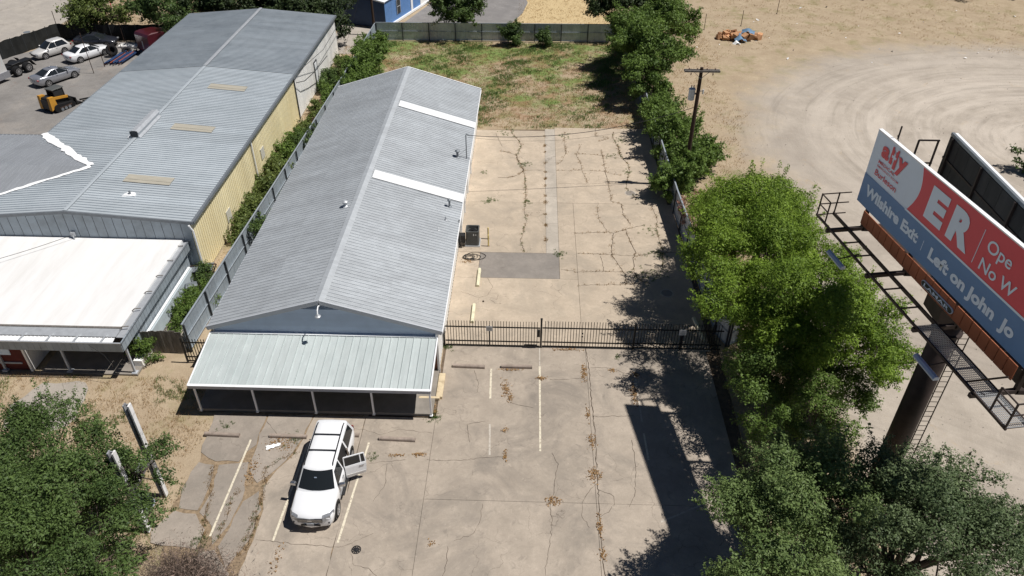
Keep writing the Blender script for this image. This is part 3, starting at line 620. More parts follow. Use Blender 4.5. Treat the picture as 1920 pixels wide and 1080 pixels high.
pme = sheet_mesh('canopy_panel', [(0, 0), (.004, .055), (.028, .055), (.032, .002), (cw * .5, .004), (cw - .001, .0)], (0, 0, 0), (1, 0, 0), (0, math.cos(ca), math.sin(ca)), (0, -math.sin(ca), math.cos(ca)), cl, 'roof_canopy')
for i in range(npan):
    o = share('canopy_panel', pme, can, (CX0 + i * cw, CYF, CZF))
cpart(MB().box(((CX0 + CX1) / 2, CYF - .05, CZF - .06), (CX1 - CX0 + .1, .13, .19)), 'gutter', 'grey_trim')
cpart(MB().box(((CX0 + CX1) / 2, CYF - .045, CZF + .045), (CX1 - CX0 + .12, .16, .03)), 'gutter_lip', 'white_trim')
for x in (CX0 - .04, CX1 + .04): cpart(MB().bar((x, CYF - .1, CZF), (x, CYB, CZB), .07, .15), 'edge_trim', 'white_trim')
cpart(MB().bar((CX0, CYB - .03, CZB + .05), (CX1, CYB - .03, CZB + .05), .16, .05), 'wall_flashing', 'white_trim')
for x in (-17.5, -14.44, -11.26, -8.15, -5.07):
    cpart(MB().box((x, 28.36, 1.06), (.09, .09, 1.9)).box((x, 28.36, .18), (.16, .16, .03)), 'post', 'white_trim')
# gable light, roof vents, mast
gl = rel(mb_root, thing('gable_light', None, None)); gl.matrix_parent_inverse = Matrix.Identity(4); gl.location = (11.25, -32, 0)
def sub(mb, name, mat, par): o = mb.build(name, mat, par); o.matrix_parent_inverse = Matrix.Identity(4); return o
sub(MB().tube([(XM, 31.9, 4.72), (XM, 31.62, 4.86), (XM + .02, 31.35, 4.80), (XM + .03, 31.25, 4.62)], .035, 8), 'arm', 'white_trim', gl)
sub(MB().lathe([(.05, .12), (.10, .05), (.16, 0), (.14, -.06), (.05, -.1)], (XM + .03, 31.25, 4.5), 14), 'lamp_head', 'galv', gl)
def roof_z(x): return ZM - abs(x - XM) * sl
def rvent(x, y, h, r, capr, nm, mat='galv'):
    z = roof_z(x); m = MB().tube([(x, y, z - .05), (x, y, z + h)], r, 10)
    m.lathe([(capr, 0), (capr, .07), (capr * .4, .14)], (x, y, z + h), 12); m.lathe([(r * 2.4, 0), (r * 1.2, .08)], (x, y, z + .01), 12)
    part(m, nm, mat, mb_root, smooth=False)
rvent(-11.95, 42.2, .28, .10, .20, 'roof_vent'); rvent(-5.62, 52.2, .5, .09, .19, 'flue_pipe', 'galv_dark'); rvent(-5.53, 44.9, .5, .07, .14, 'flue_pipe', 'galv_dark')
rvent(-5.94, 41.6, .16, .03, .035, 'vent_pipe', 'white_trim'); rvent(-5.61, 43.1, .16, .06, .05, 'vent_pipe', 'galv')
part(MB().tube([(-4.95, 52.4, 3.0), (-4.95, 52.4, 5.05), (-4.88, 52.4, 5.16), (-4.75, 52.4, 5.12)], .04, 8).tube([(-4.95, 52.4, 3.9), (-5.7, 52.1, 3.4)], .012, 5), 'service_mast', 'galv_dark', mb_root)
part(MB().box((-4.86, 43.4, 2.96), (.28, .3, .2)), 'junction_box', 'black_plastic', mb_root)
part(MB().tube([(-4.72, 42.6, 2.95), (-4.70, 43.1, 2.2), (-4.75, 43.9, 1.0)], .02, 6), 'conduit', 'black_plastic', mb_root)

# ================================================================== metal hall with low grey roof on the left
hall = thing('metal_hall', 'wide low metal hall with pale blue-grey roof and yellow side wall', 'building', (-29.6, 41, 0))
HXR, HXL, HXM = -21.62, -37.5, -29.6; HZE, HZM = 4.28, 4.92; HYF, HYS, HYB = 40.75, 66.0, 83.2
hs = (HZM - HZE) / (HXR - HXM); ha = math.atan(hs); HL = math.hypot(HXR - HXM, HZM - HZE)
hp = 0.914; hprof = ribbed(hp, HL, 3, .032, False)
def hsheets(y0, y1, mat, dz):
    n = round((y1 - y0) / hp); pw_ = (y1 - y0) / n; pr = ribbed(pw_, HL, 3, .05, False, steep=True)
    a = sheet_mesh('roof_sheet', pr, (0, 0, 0), (0, 1, 0), (math.cos(ha), 0, -math.sin(ha)), (math.sin(ha), 0, math.cos(ha)), HL, mat)
    b = sheet_mesh('roof_sheet', pr, (0, 0, 0), (0, 1, 0), (-math.cos(ha), 0, -math.sin(ha)), (-math.sin(ha), 0, math.cos(ha)), HL, mat)
    for i in range(n):
        for m in (a, b): rel(hall, share('roof_sheet', m, None, (HXM, y0 + i * pw_, HZM + dz)))
hsheets(HYF, HYS, 'roof_hall', 0.0); hsheets(HYS, HYB, 'roof_hall_rear', 0.02)
cap = MB()
for s_ in (-1, 1): cap.add([(HXM, HYF, HZM + .068), (HXM + s_ * .14, HYF, HZM + .055), (HXM + s_ * .14, HYS, HZM + .055), (HXM, HYS, HZM + .068)], [(0, 1, 2, 3)])
part(cap, 'ridge_cap', 'roof_hall', hall)
cap = MB()
for s_ in (-1, 1): cap.add([(HXM, HYS, HZM + .105), (HXM + s_ * .17, HYS, HZM + .085), (HXM + s_ * .17, HYB, HZM + .085), (HXM, HYB, HZM + .105)], [(0, 1, 2, 3)])
part(cap, 'ridge_cap', 'galv', hall)
part(MB().bar((HXR + .06, HYF, HZE - .06), (HXR + .06, HYB, HZE - .06), .17, .20), 'gutter', 'galv_dark', hall)
part(MB().bar((HXL - .04, HYF, HZE - .05), (HXL - .04, HYB, HZE - .05), .06, .14), 'eave_trim', 'galv_dark', hall)
part(MB().bar((HXM, HYF - .05, HZM - .06), (HXR + .1, HYF - .05, HZE - .06), .09, .20), 'rake_trim', 'galv_dark', hall)
part(MB().bar((HXM, HYF - .05, HZM - .06), (HXL - 8, HYF - .05, HZM - .06 - (HXM - HXL + 8) * hs), .09, .20), 'rake_trim', 'galv_dark', hall)
# tan roof lights
for y in (44.9, 53.15, 61.25):
    q = MB(); xa, xb = -27.75, -24.6
    for k in range(3):
        q.add([(xa, y + k * .34, HZM - (xa - HXM) * hs + .062 + .02 * (k % 2)), (xb, y + k * .34, HZM - (xb - HXM) * hs + .062 + .02 * (k % 2)),
               (xb, y + .34 + k * .34, HZM - (xb - HXM) * hs + .067), (xa, y + .34 + k * .34, HZM - (xa - HXM) * hs + .067)], [(0, 1, 2, 3)])
    part(q, 'roof_light', 'skylight_tan', hall)
# long ridge ventilator
rv = MB(); L0 = [(-.42, .02), (-.26, .16), (-.36, .42), (-.16, .58), (.16, .58), (.36, .42), (.26, .16), (.42, .02)]
rv.loft([[(HXM + a, y, HZM + b) for a, b in L0] for y in (51.3, 55.2)]); part(rv, 'ridge_ventilator', 'galv', hall)
part(MB().box((HXM, 51.27, HZM + .33), (.56, .03, .46)), 'ventilator_end', 'fence_post', hall)
part(MB().add([(HXM - .62, 51.4, HZM + .02), (HXM - .42, 51.1, HZM + .06), (HXM - .42, 54.6, HZM + .06), (HXM - .55, 54.2, HZM + .03)], [(0, 1, 2, 3)]), 'ventilator_sealant', 'sealant', hall)
part(MB().tube([(-26.6, 43.4, 4.6), (-26.6, 43.4, 4.95)], .07, 8), 'vent_pipe', 'galv_dark', hall)
part(MB().poly(ragged([(-27.0, 43.1), (-26.2, 43.15), (-26.25, 43.6), (-26.95, 43.65)], .2, .06, 4), 4.60, 4.72), 'pipe_sealant', 'sealant', hall)
# side wall: yellow sheets, then cream ones
ysh = sheet_mesh('wall_sheet', ribbed(.914, 1, 3, .04, False, steep=True), (0, 0, 0), (0, 1, 0), (0, 0, 1), (1, 0, 0), 4.2, 'yellow_wall')
csh = sheet_mesh('wall_sheet', ribbed(.914, 1, 3, .04, False, steep=True), (0, 0, 0), (0, 1, 0), (0, 0, 1), (1, 0, 0), 4.2, 'cream_wall')
for i in range(28): rel(hall, share('wall_sheet', ysh, None, (-21.80, 40.8 + i * .902, 0)))
for i in range(19): rel(hall, share('wall_sheet', csh, None, (-21.80, 66.06 + i * .902, 0)))
for y in (53.1, 65.9): part(MB().box((-21.70, y, 2.1), (.10, .10, 4.1)), 'downpipe', 'white_trim' if y < 60 else 'fence_post', hall)
part(MB().tube([(-21.78, 40.6, 4.1), (-21.66, 40.72, 3.6), (-21.66, 40.72, .2)], .06, 8), 'downpipe', 'white_trim', hall)
for y, z in ((46.5, 1.3), (55.2, 1.9)): part(MB().box((-21.755, y, z), (.05, .8, .9)), 'wall_patch', 'wall_patch', hall)
dn = part(MB().box((-21.74, 73.5, 1.5), (.06, 1.1, 2.6)), 'doorway', 'fence_post', hall)
sub(MB().box((-21.69, 73.35, 1.5), (.05, .75, 2.3)).box((-21.69, 73.35, 2.4), (.052, .3, .2)), 'door_leaf', 'skylight_white', dn).matrix_parent_inverse = Matrix.Identity(4)
dn.children[0].location = (0, 0, 0)
part(MB().add([(HXL, HYB - .1, 0), (-21.75, HYB - .1, 0), (-21.75, HYB - .1, HZE - .05), (HXM, HYB - .1, HZM - .05), (HXL, HYB - .1, HZE - .05)], [(0, 1, 2, 3, 4)]), 'rear_wall', 'cream_wall', hall)
part(MB().box((HXL + .1, 68.0, 2.1), (.1, 30.2, 4.2)), 'wall', 'cream_wall', hall)
# front gable wall in grey sheets above the flat roof
x = -21.82
while x > -46:
    x0 = max(x - .62, -46); za = HZM - .12 - abs(x - HXM) * hs; zb_ = HZM - .12 - abs(x0 - HXM) * hs
    V = [(x0 + .03, 40.8, 0), (x, 40.8, 0), (x, 40.8, za), (x0 + .03, 40.8, zb_), (x0, 40.83, 0), (x0, 40.83, zb_)]
    part(MB().add(V, [(0, 1, 2, 3), (4, 0, 3, 5)]), 'gable_sheet', 'fence_metal', hall); x = x0
part(MB().box((-29.6, 40.7, 3.24), (.26, .2, .3)).tube([(-29.6, 40.6, 3.2), (-29.5, 40.5, 2.9)], .04, 6), 'conduit_box', 'galv', hall)
# cross wing with its own ridge
WZ = 4.80; ws = 0.098; wy = 47.0
for i in range(17):
    x0 = -46.3 + i * .9; x1 = x0 + .9
    for s_, Y2 in ((-1, 40.9), (1, 53.0)):
        ln = abs(Y2 - wy); V = []; n = 0
        for yy, zz in ((wy, WZ), (Y2, WZ - ln * ws)):
            for u, h in ribbed(.9, 1, 3, .045, False, steep=True): V.append((x0 + u, yy, zz + h))
        n = len(V) // 2
        part(MB().add(V, [(k, k + 1, n + k + 1, n + k) for k in range(n - 1)]), 'roof_sheet', 'roof_wing', hall)
part(MB().bar((-46, 53.02, WZ - 6 * ws - .04), (-37.6, 53.02, WZ - 6 * ws - .04), .06, .12), 'eave_trim', 'galv_dark', hall)
part(MB().box((-42, 52.9, 2.05), (9, .1, 4.1)), 'wall', 'cream_wall', hall)
def hallz(x): return HZM - abs(x - HXM) * hs
def valley(p0, p1, wd, seed):
    r = random.Random(seed); V = []; F = []; n = 22
    for i in range(n + 1):
        p = Vector(p0).lerp(Vector(p1), i / n); d = (Vector(p1) - Vector(p0)).normalized(); q = Vector((-d.y, d.x))
        for s_ in (-1, 0, 1):
            o_ = q * s_ * wd * r.uniform(.55, 1.45); V.append((p.x + o_.x, p.y + o_.y, hallz(p.x) + (.10 if s_ == 0 else .055)))
    for i in range(n):
        for k in range(2): F.append((3 * i + k, 3 * i + k + 1, 3 * i + 4 + k, 3 * i + 3 + k))
    part(MB().add(V, F), 'valley_sealant', 'sealant', hall)
valley((-30.9, 47.0), (-37.7, 53.0), .27, 3); valley((-30.9, 46.9), (-37.3, 42.1), .16, 5)

# ---- flat-roofed shop front attached to the hall
shop = thing('flat_roof_shop', 'low shop front with bright white flat roof, grey fascia and open porch', 'building', (-29, 36, 0))
sp = lambda mb, nm, mat: part(mb, nm, mat, shop)
V = [(-46, 32.15, 2.70), (-22.78, 32.15, 2.70), (-22.55, 40.78, 2.92), (-46, 40.78, 2.98)]
sp(MB().add(V + [(a, b, c - .25) for a, b, c in V], [(0, 1, 2, 3), (4, 5, 1, 0), (5, 6, 2, 1)]), 'flat_roof', 'roof_coating')
sp(MB().box((-34.4, 32.08, 2.66), (23.3, .14, .10)), 'roof_edge', 'wood_grey')
sp(MB().box((-34.4, 31.67, 2.64), (23.3, .68, .05)), 'gutter_shelf', 'galv')
rb = MB(); pr = ribbed(.9, 1, 4, .03, False)
for i in range(26):
    V = []; n = len(pr)
    for yy, zz in ((31.30, 2.60), (30.86, 2.53)):
        for u, h in pr: V.append((-46.2 + i * .9 + u, yy, zz + h))
    sp(MB().add(V, [(k, k + 1, n + k + 1, n + k) for k in range(n - 1)]), 'awning_sheet', 'skylight_white')
for i in range(16):
    xx = -23.35 - 1.52 * i
    sp(MB().bar((xx + .08, 31.5, 2.70), (xx, 31.25, 2.68), .07, .05).bar((xx, 31.25, 2.68), (xx - .08, 30.84, 2.62), .07, .05), 'bracket', 'galv')
fm = MB().box((0, 0, 0), (.335, .05, .60)).add([(.16, -.03, -.3), (.178, -.03, -.3), (.178, -.03, .3), (.16, -.03, .3)], [(0, 1, 2, 3)]).mesh('fascia_panel'); fm.materials.append(MAT['fence_metal'])
for i in range(68): rel(shop, share('fascia_panel', fm, None, (-22.42 - i * .352, 30.80, 2.34)))
fm2 = MB().box((0, 0, 0), (.05, .335, .62)).mesh('fascia_panel'); fm2.materials.append(MAT['fence_metal'])
for i in range(28): rel(shop, share('fascia_panel', fm2, None, (-22.22, 30.98 + i * .352, 2.40 + i * .0035)))
sp(MB().bar((-22.2, 30.78, 2.66), (-46, 30.78, 2.66), .09, .05), 'fascia_cap', 'galv')
sp(MB().bar((-22.2, 30.76, 2.68), (-22.2, 40.85, 2.80), .08, .05), 'fascia_cap', 'galv_dark')
sp(MB().bar((-22.52, 31.3, 2.62), (-22.40, 40.7, 2.78), .40, .04), 'gutter_shelf', 'galv')
for i in range(6):
    yy = 31.9 + 1.62 * i
    sp(MB().tube([(-22.75, yy, 2.76), (-22.6, yy + .05, 2.88), (-22.28, yy + .12, 2.86)], .03, 6), 'bracket', 'wood_grey')
for x in (-22.4, -26.15, -29.9): sp(MB().box((x, 31.27, 1.05), (.11, .11, 2.1)).box((x, 31.27, .04), (.3, .3, .12)), 'post', 'grey_trim')
sp(MB().box((-25.0, 33.3, -.0), (5.6, 4.4, .10)), 'porch_slab', 'porch')
sp(MB().box((-26.7, 35.4, 1.25), (8.0, .1, 2.5)), 'porch_wall', 'navy')
sp(MB().box((-28.35, 33.3, 1.25), (.12, 4.2, 2.5)), 'side_wall', 'cream_wall')
sp(MB().box((-33.3, 31.4, 1.25), (9.8, .12, 2.5)), 'shop_wall', 'red_board')
sg = sp(MB().box((-30.4, 31.30, 1.55), (2.4, .05, .75)), 'shop_sign', 'bb_white')
sp(MB().box((-30.4, 31.31, .55), (3.2, .06, .10)), 'rail', 'grey_trim')
tx = MB()
for i in range(9): tx.box((-31.3 + i * .14, 31.262, 1.68), (.09, .012, .07))
o = tx.build('lettering', 'navy', sg); o.matrix_parent_inverse = Matrix.Translation((29, -36, 0)) if False else Matrix.Identity(4)
pm = MB().box((0, 0, 0), (.05, .335, 2.2)).mesh('wall_sheet'); pm.materials.append(MAT['fence_metal'])
for i in range(24): rel(shop, share('wall_sheet', pm, None, (-22.55, 32.5 + i * .352, 1.1)))
sp(MB().bar((-22.36, 33.6, 1.12), (-22.36, 40.2, 1.12), .15, .05), 'ledge', 'white_trim')
sp(MB().box((-22.24, 36.9, .62), (.10, 6.6, .9)), 'ledge_front', 'ledge_pale')
sp(MB().box((-22.4, 32.6, .2), (.5, 1.6, .5)), 'planter', 'cream_wall')

# ================================================================== blue building far behind, fences
bb = thing('blue_building', 'blue corrugated metal building with white roof beyond the far fence', 'building', (-17.9, 92.2, 0), R(-18.6))
bw = ribbed(.9, 1, 3, .035, False)
bm = sheet_mesh('wall_sheet', bw, (0, 0, 0), (0, 1, 0), (0, 0, 1), (1, 0, 0), 3.0, 'blue_wall')
for i in range(16): share('wall_sheet', bm, bb, (0, i * .9, .15))
MB().box((-6, 0.0, 1.55), (12, .06, 3.1)).build('front_wall', 'navy', bb)  # same blue building, darkened to navy to paint the shade on this side
MB().box((.06, 7.2, .12), (.25, 14.6, .26)).build('plinth', 'white_trim', bb)
rf = MB().add([(.2, -.2, 3.18), (.2, 14.8, 3.18), (-6, 14.8, 4.1), (-6, -.2, 4.1), (-12.2, -.2, 3.18), (-12.2, 14.8, 3.18)], [(0, 1, 2, 3), (3, 2, 5, 4)]).build('roof', 'skylight_white', bb)
MB().bar((.2, -.22, 3.1), (-6, -.22, 4.02), .05, .16).bar((-6, -.22, 4.02), (-12.2, -.22, 3.1), .05, .16).build('rake_trim', 'white_trim', rf)
MB().add([(0, 0.02, 3.1), (-6, .02, 4.0), (-12, .02, 3.1)], [(0, 1, 2)]).build('gable', 'navy', bb)  # navy here is painted shade too, matching the front wall
wn = MB().box((.05, 3.4, 1.75), (.06, .85, 1.7)).build('window', 'dark_glass', bb)
MB().box((.08, 3.4, 1.75), (.05, .9, .06)).box((.08, 2.95, 1.75), (.05, .06, 1.75)).box((.08, 3.85, 1.75), (.05, .06, 1.75)).box((.08, 3.4, 2.6), (.05, .9, .06)).build('frame', 'grey_trim', wn)
MB().box((.08, 6.9, 1.6), (.10, .5, 3.0)).build('downpipe', 'white_trim', bb)
MB().box((.05, 10.5, 1.5), (.06, 2.2, 2.7)).build('overhead_door', 'white_paint', bb)

def metal_fence(name, label, pts, h, mat, side, pw_=0.92, postgap=3.0, capmat='fence_cap', postw=.09):
    f = thing(name, label, 'fence', (*pts[0], 0))
    o0 = Vector((*pts[0], 0))
    pr = [(0, 0), (.02, .022), (.05, .022), (.07, 0), (pw_ * .48, 0), (pw_ * .5, .016), (pw_ * .53, .016), (pw_ * .55, 0), (pw_, 0)]
    me = sheet_mesh('fence_sheet', pr, (0, 0, 0), (1, 0, 0), (0, 0, 1), (0, 1, 0), h - .06, mat)
    for a, b in zip(pts, pts[1:]):
        a = Vector((*a, 0)); b = Vector((*b, 0)); d = b - a; L = d.length; rz = math.atan2(d.y, d.x); n = max(1, round(L / pw_))
        nv = Vector((-d.y, d.x, 0)).normalized() * side
        for i in range(n):
            o = share('fence_sheet', me, f, tuple(a + d * (i / n) - o0 + Vector((0, 0, .06 + random.uniform(-.015, .015)))), rz + random.uniform(-.006, .006)); o.scale = (L / n / pw_, 1, 1)
        for z, nm, w_, hh, off in ((h + .01, 'top_cap', .10, .05, 0.0), (h * .53, 'rail', .05, .06, .05), (.10, 'rail', .05, .06, .05)):
            q = nv * off - o0; MB().bar(a + q + Vector((0, 0, z)), b + q + Vector((0, 0, z)), w_, hh).build(nm, capmat, f)
        m = max(1, round(L / postgap))
        for i in range(m + 1):
            p = a + d * (i / m) + nv * .10 - o0; MB().box((p.x, p.y, h / 2), (postw, postw, h), rz).build('post', 'fence_post', f)
    return f
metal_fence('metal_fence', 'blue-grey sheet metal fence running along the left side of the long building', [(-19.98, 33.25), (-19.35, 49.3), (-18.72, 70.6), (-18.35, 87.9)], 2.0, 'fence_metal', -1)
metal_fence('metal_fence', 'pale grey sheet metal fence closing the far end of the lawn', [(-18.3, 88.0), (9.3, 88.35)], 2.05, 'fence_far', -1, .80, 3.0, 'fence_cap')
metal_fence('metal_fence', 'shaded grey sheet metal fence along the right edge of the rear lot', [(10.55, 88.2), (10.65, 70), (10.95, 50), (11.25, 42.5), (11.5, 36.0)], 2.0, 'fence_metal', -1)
metal_fence('leaning_fence', 'loose sheet metal panel pair leaning under the tree beside the gate end', [(11.45, 35.9), (11.95, 34.75), (12.6, 35.2)], 1.9, 'fence_far', -1, .6, 1.5)

# weathered boards closing the gap beside the shop
wf = thing('board_fence', 'dark weathered board fence between the shop and the metal fence', 'fence', (-21.5, 33.1, 0))
for i in range(17):
    hgt = 1.62 + random.uniform(-.08, .05); MB().box((-1.45 + i * .172, random.uniform(-.02, .02), hgt / 2), (.165, .03, hgt), random.uniform(-.03, .03)).build('board', 'wood_grey', wf)
MB().box((0, .05, .5), (2.9, .05, .09)).box((0, .05, 1.25), (2.9, .05, .09)).build('rail', 'wood_grey', wf)

# ------------------------------------------------------------------ black iron fence and gates
def iron(name, label, x0, x1, y, sgn=1, spacing=.162, h=1.95):
    f = thing(name, label, 'gate' if 'gate' in name else 'fence', (x0, y, 0)); L = x1 - x0
    pk = MB().box((0, 0, (h + .06) / 2), (.034, .034, h - .06)).mesh('picket'); pk.materials.append(MAT['black_metal'])
    n = int(L / spacing)
    for i in range(1, n): share('picket', pk, f, (i * L / n, 0, 0))
    for z, hh in ((1.50, .07), (.42, .07), (.10, .07)): MB().box((L / 2, 0.002, z), (L, .045, hh)).build('rail', 'black_metal', f)
    return f
g1 = iron('iron_gate', 'black iron picket gate nearest the building, with grey sign plate', -4.88, .72, 34.25)
MB().box((2.62, 0, .85), (.08, .06, 1.5)).build('upright', 'black_metal', g1)
s1 = MB().box((2.62, -.045, 1.42), (.38, .02, .36)).build('sign_plate', 'galv', g1)
t = MB()
for z, wd in ((1.53, .22), (1.46, .28), (1.39, .26), (1.32, .2)): t.box((2.62, -.058, z), (wd, .004, .022))
t.build('lettering', 'galv_dark', s1)
MB().box((5.05, -.03, .17), (.75, .08, .13)).build('latch_box', 'black_plastic', g1)
MB().box((5.52, -.05, 1.15), (.16, .12, .5)).build('lock_box', 'black_plastic', g1)
g2 = iron('iron_gate', 'black iron sliding gate in the middle, crossing from sun into tree shade', .86, 6.2, 34.28, h=2.0)
MB().box((2.35, -.03, 1.15), (.10, .04, .10)).box((2.35, -.03, .92), (.10, .04, .10)).build('latch', 'black_plastic', g2)
g3 = iron('iron_fence', 'black iron picket fence in deep shade with white sign', 6.34, 11.45, 34.32, h=1.95)
s3 = MB().box((2.72, -.05, 1.38), (.42, .02, .40)).build('sign_plate', 'paper_white', g3)
t = MB()
for z, wd in ((1.50, .16), (1.43, .22), (1.36, .3), (1.30, .3), (1.24, .24)): t.box((2.72, -.064, z), (wd, .004, .02))
t.build('lettering', 'galv_dark', s3)
MB().box((2.72, 0, .6), (.09, .07, 1.2)).build('upright', 'black_metal', g3)
for x, h, lb in ((-4.96, 1.65, 'black steel gate post against the building corner'), (.79, 2.15, 'black steel gate post between the two gates'), (6.27, 1.95, 'black steel gate post at the edge of the tree shade')):
    p = thing('gate_post', lb, 'post', (x, 34.27, 0), group='posts of the iron gates')
    MB().box((0, 0, h / 2), (.11, .11, h)).build('shaft', 'black_metal', p); MB().box((0, 0, h + .02), (.13, .13, .04)).build('post_cap', 'black_metal', p)
g4 = iron('iron_fence', 'short black iron fence beside the left end of the canopy', -19.75, -17.95, 32.3, h=1.75)
for x in (0, 1.8): MB().box((x, 0, .9), (.09, .09, 1.8)).build('post', 'black_metal', g4)

# ------------------------------------------------------------------ wheel stops, bollards, small ground things
def stop(x0, x1, y, label, group='concrete wheel stops', rz=0.0, mat='slab_stop', L=None):
    L = L or abs(x1 - x0); o = MB()
    pr = [(-.11, 0), (-.10, .12), (-.06, .165), (.06, .165), (.10, .12), (.11, 0)]
    o.loft([[(u, a, b) for a, b in pr] for u in (-L / 2, -L / 2 + .04, L / 2 - .04, L / 2)])
    q = o.build('wheel_stop', mat, label=label, category='wheel stop', group=group); q.location = ((x0 + x1) / 2, y, 0.004); q.rotation_euler = (0, 0, rz); return q
stop(-16.78, -14.93, 26.75, 'tan concrete wheel stop nearest the dry grass', rz=-.03)
stop(-13.35, -11.4, 26.75, 'tan concrete wheel stop behind the crumpled white sheet', rz=-.01)
stop(-10.6, -8.7, 26.95, 'tan concrete wheel stop behind the tail of the white vehicle')
stop(-7.62, -5.72, 26.73, 'tan concrete wheel stop right of the white vehicle', rz=-.03)
stop(-4.3, -2.44, 32.4, 'concrete wheel stop nearest the building corner before the gate', rz=-.03)
stop(-1.49, .3, 32.46, 'concrete wheel stop between two faded lines before the gate')
stop(0, 1.95, 41.15, 'pale yellow wheel stop nearer the air conditioner', 'yellow wheel stops', R(90), 'yellow_stop').location.x = -3.37
stop(0, 1.8, 37.3, 'pale yellow wheel stop just behind the iron gate', 'yellow wheel stops', R(90), 'yellow_stop').location.x = -3.47
stop(0, 2.2, 36.2, 'dim yellow wheel stop in shade near the leaning metal panels', 'yellow wheel stops', R(97), 'yellow_stop').location.x = 10.5
for x, y, lb in ((-2.92, 45.05, 'yellow steel bollard nearer the gate beside the air conditioner'), (-2.99, 46.0, 'yellow steel bollard farther from the gate beside the air conditioner')):
    b = thing('bollard', lb, 'bollard', (x, y, 0), group='yellow bollards')
    MB().lathe([(.055, 0), (.055, .92), (.04, .96)], n=10).build('pipe', 'yellow_pipe', b); MB().lathe([(.12, 0), (.09, .03)], n=10).build('footing', 'slab_stop', b)
ac = thing('air_conditioner', 'dark upright air conditioner unit standing beside the white wall', 'air conditioner', (-4.05, 45.4, 0))
def rrect(w_, d_, r, z, n=4):
    out = []
    for cx, cy, a0 in ((w_ / 2 - r, d_ / 2 - r, 0), (-w_ / 2 + r, d_ / 2 - r, 90), (-w_ / 2 + r, -d_ / 2 + r, 180), (w_ / 2 - r, -d_ / 2 + r, 270)):
        for k in range(n + 1): a = R(a0 + 90 * k / n); out.append((cx + r * math.cos(a), cy + r * math.sin(a), z))
    return out
MB().loft([rrect(.92, .92, .12, .08), rrect(.92, .92, .12, 1.15), rrect(.96, .96, .13, 1.16), rrect(.96, .96, .13, 1.24), rrect(.80, .80, .14, 1.24), rrect(.74, .74, .16, 1.0)]).build('casing', 'ac_grey', ac)
for i in range(9): MB().box((-.34 + i * .085, -.465, .62), (.012, .012, 1.0)).build('louvre', 'galv_dark', ac)
MB().lathe([(.30, 1.04), (.30, 1.06), (.08, 1.07), (.08, 1.12)], n=16).build('fan', 'black_metal', ac)
MB().box((0, 0, .045), (1.05, 1.05, .09)).build('pad', 'galv', ac)
MB().box((.10, -.47, 1.0), (.06, .012, .16)).box((.26, -.47, 1.0), (.05, .012, .14)).build('data_plate', 'paper_white', ac)
eb = thing('meter_box', 'small black electrical box on the wall beside the air conditioner', 'box', (-4.80, 44.95, 0))
MB().box((0, 0, .75), (.5, .45, .6), bev=.03).build('casing', 'black_plastic', eb); MB().box((.1, -.1, .22), (.05, .05, .45)).build('leg', 'black_metal', eb); MB().box((-.15, .1, .22), (.05, .05, .45)).build('leg', 'black_metal', eb)
hc = MB()
for cx, cy, rr, ph in ((-.2, 0, .42, 0), (-.1, .05, .5, 1), (0.0, .0, .62, 2), (.25, .12, .72, 3), (-.28, -.05, .36, 4), (-.15, -.08, .3, 5)):
    hc.tube([(cx + rr * math.cos(a), cy + .62 * rr * math.sin(a), .03 + .02 * math.sin(3 * a + ph) + .02 * ph / 3) for a in np.linspace(ph, ph + 5.9, 30)], .018, 5)
hc.build('hose_coil', 'black_plastic', smooth=True, label='black hose lying in loose coils by the white wall', category='hose').location = (-4.0, 43.6, 0.004)
hb = thing('hubcap', 'black spoked wheel cover lying flat on the concrete', 'hubcap', (-7.53, 20.16, .004))
MB().lathe([(.215, 0), (.215, .03), (.19, .035), (.185, .02), (.18, .0)], n=28, caps=False).build('ring', 'black_plastic', hb)
MB().lathe([(.07, 0), (.07, .04), (.03, .05)], n=14).build('hub', 'black_plastic', hb)
for i in range(10):
    a = 2 * math.pi * i / 10; MB().bar((.06 * math.cos(a), .06 * math.sin(a), .02), (.19 * math.cos(a), .19 * math.sin(a), .02), .05, .02).build('spoke', 'black_plastic', hb)
ps = MB(); r_ = random.Random(3); V = []
for i in range(7):
    for j in range(4): V.append((-.36 + i * .12 + r_.uniform(-.03, .03), -.13 + j * (.085 + .02 * (i % 2)) * (1 - .06 * i) + .02 * i, .02 + r_.uniform(0, .07)))
ps.add(V, [(i * 4 + j, i * 4 + 4 + j, i * 4 + 5 + j, i * 4 + 1 + j) for i in range(6) for j in range(3)])
q = ps.build('crumpled_sheet', 'paper_white', label='crumpled white plastic sheet on the concrete left of the white vehicle', category='litter'); q.location = (-12.95, 26.03, 0); q.rotation_euler = (0, 0, .3)
for x, y, lb in ((-2.9, 38.6, 'dark pebble-sized lump lying between the yellow wheel stops'),):
    MB().lathe([(.03, 0), (.07, .03), (.05, .07), (.01, .09)], (x, y, 0), 7).build('rubble', 'soil_dark', label=lb, category='rubble')
for x, y, lb in ((7.9, 53.0, 'round grey cover set in the rear lot near the pole shadow'), (9.05, 39.9, 'round grey cover set in the rear lot near the weeds')):
    mc = thing('round_cover', lb, 'cover', (x, y, .002)); MB().lathe([(.36, 0), (.36, .012), (.32, .014)], n=20).build('lid', 'concrete_patch', mc); MB().lathe([(.45, -.01), (.45, .006)], n=20).build('collar', 'concrete_strip', mc)

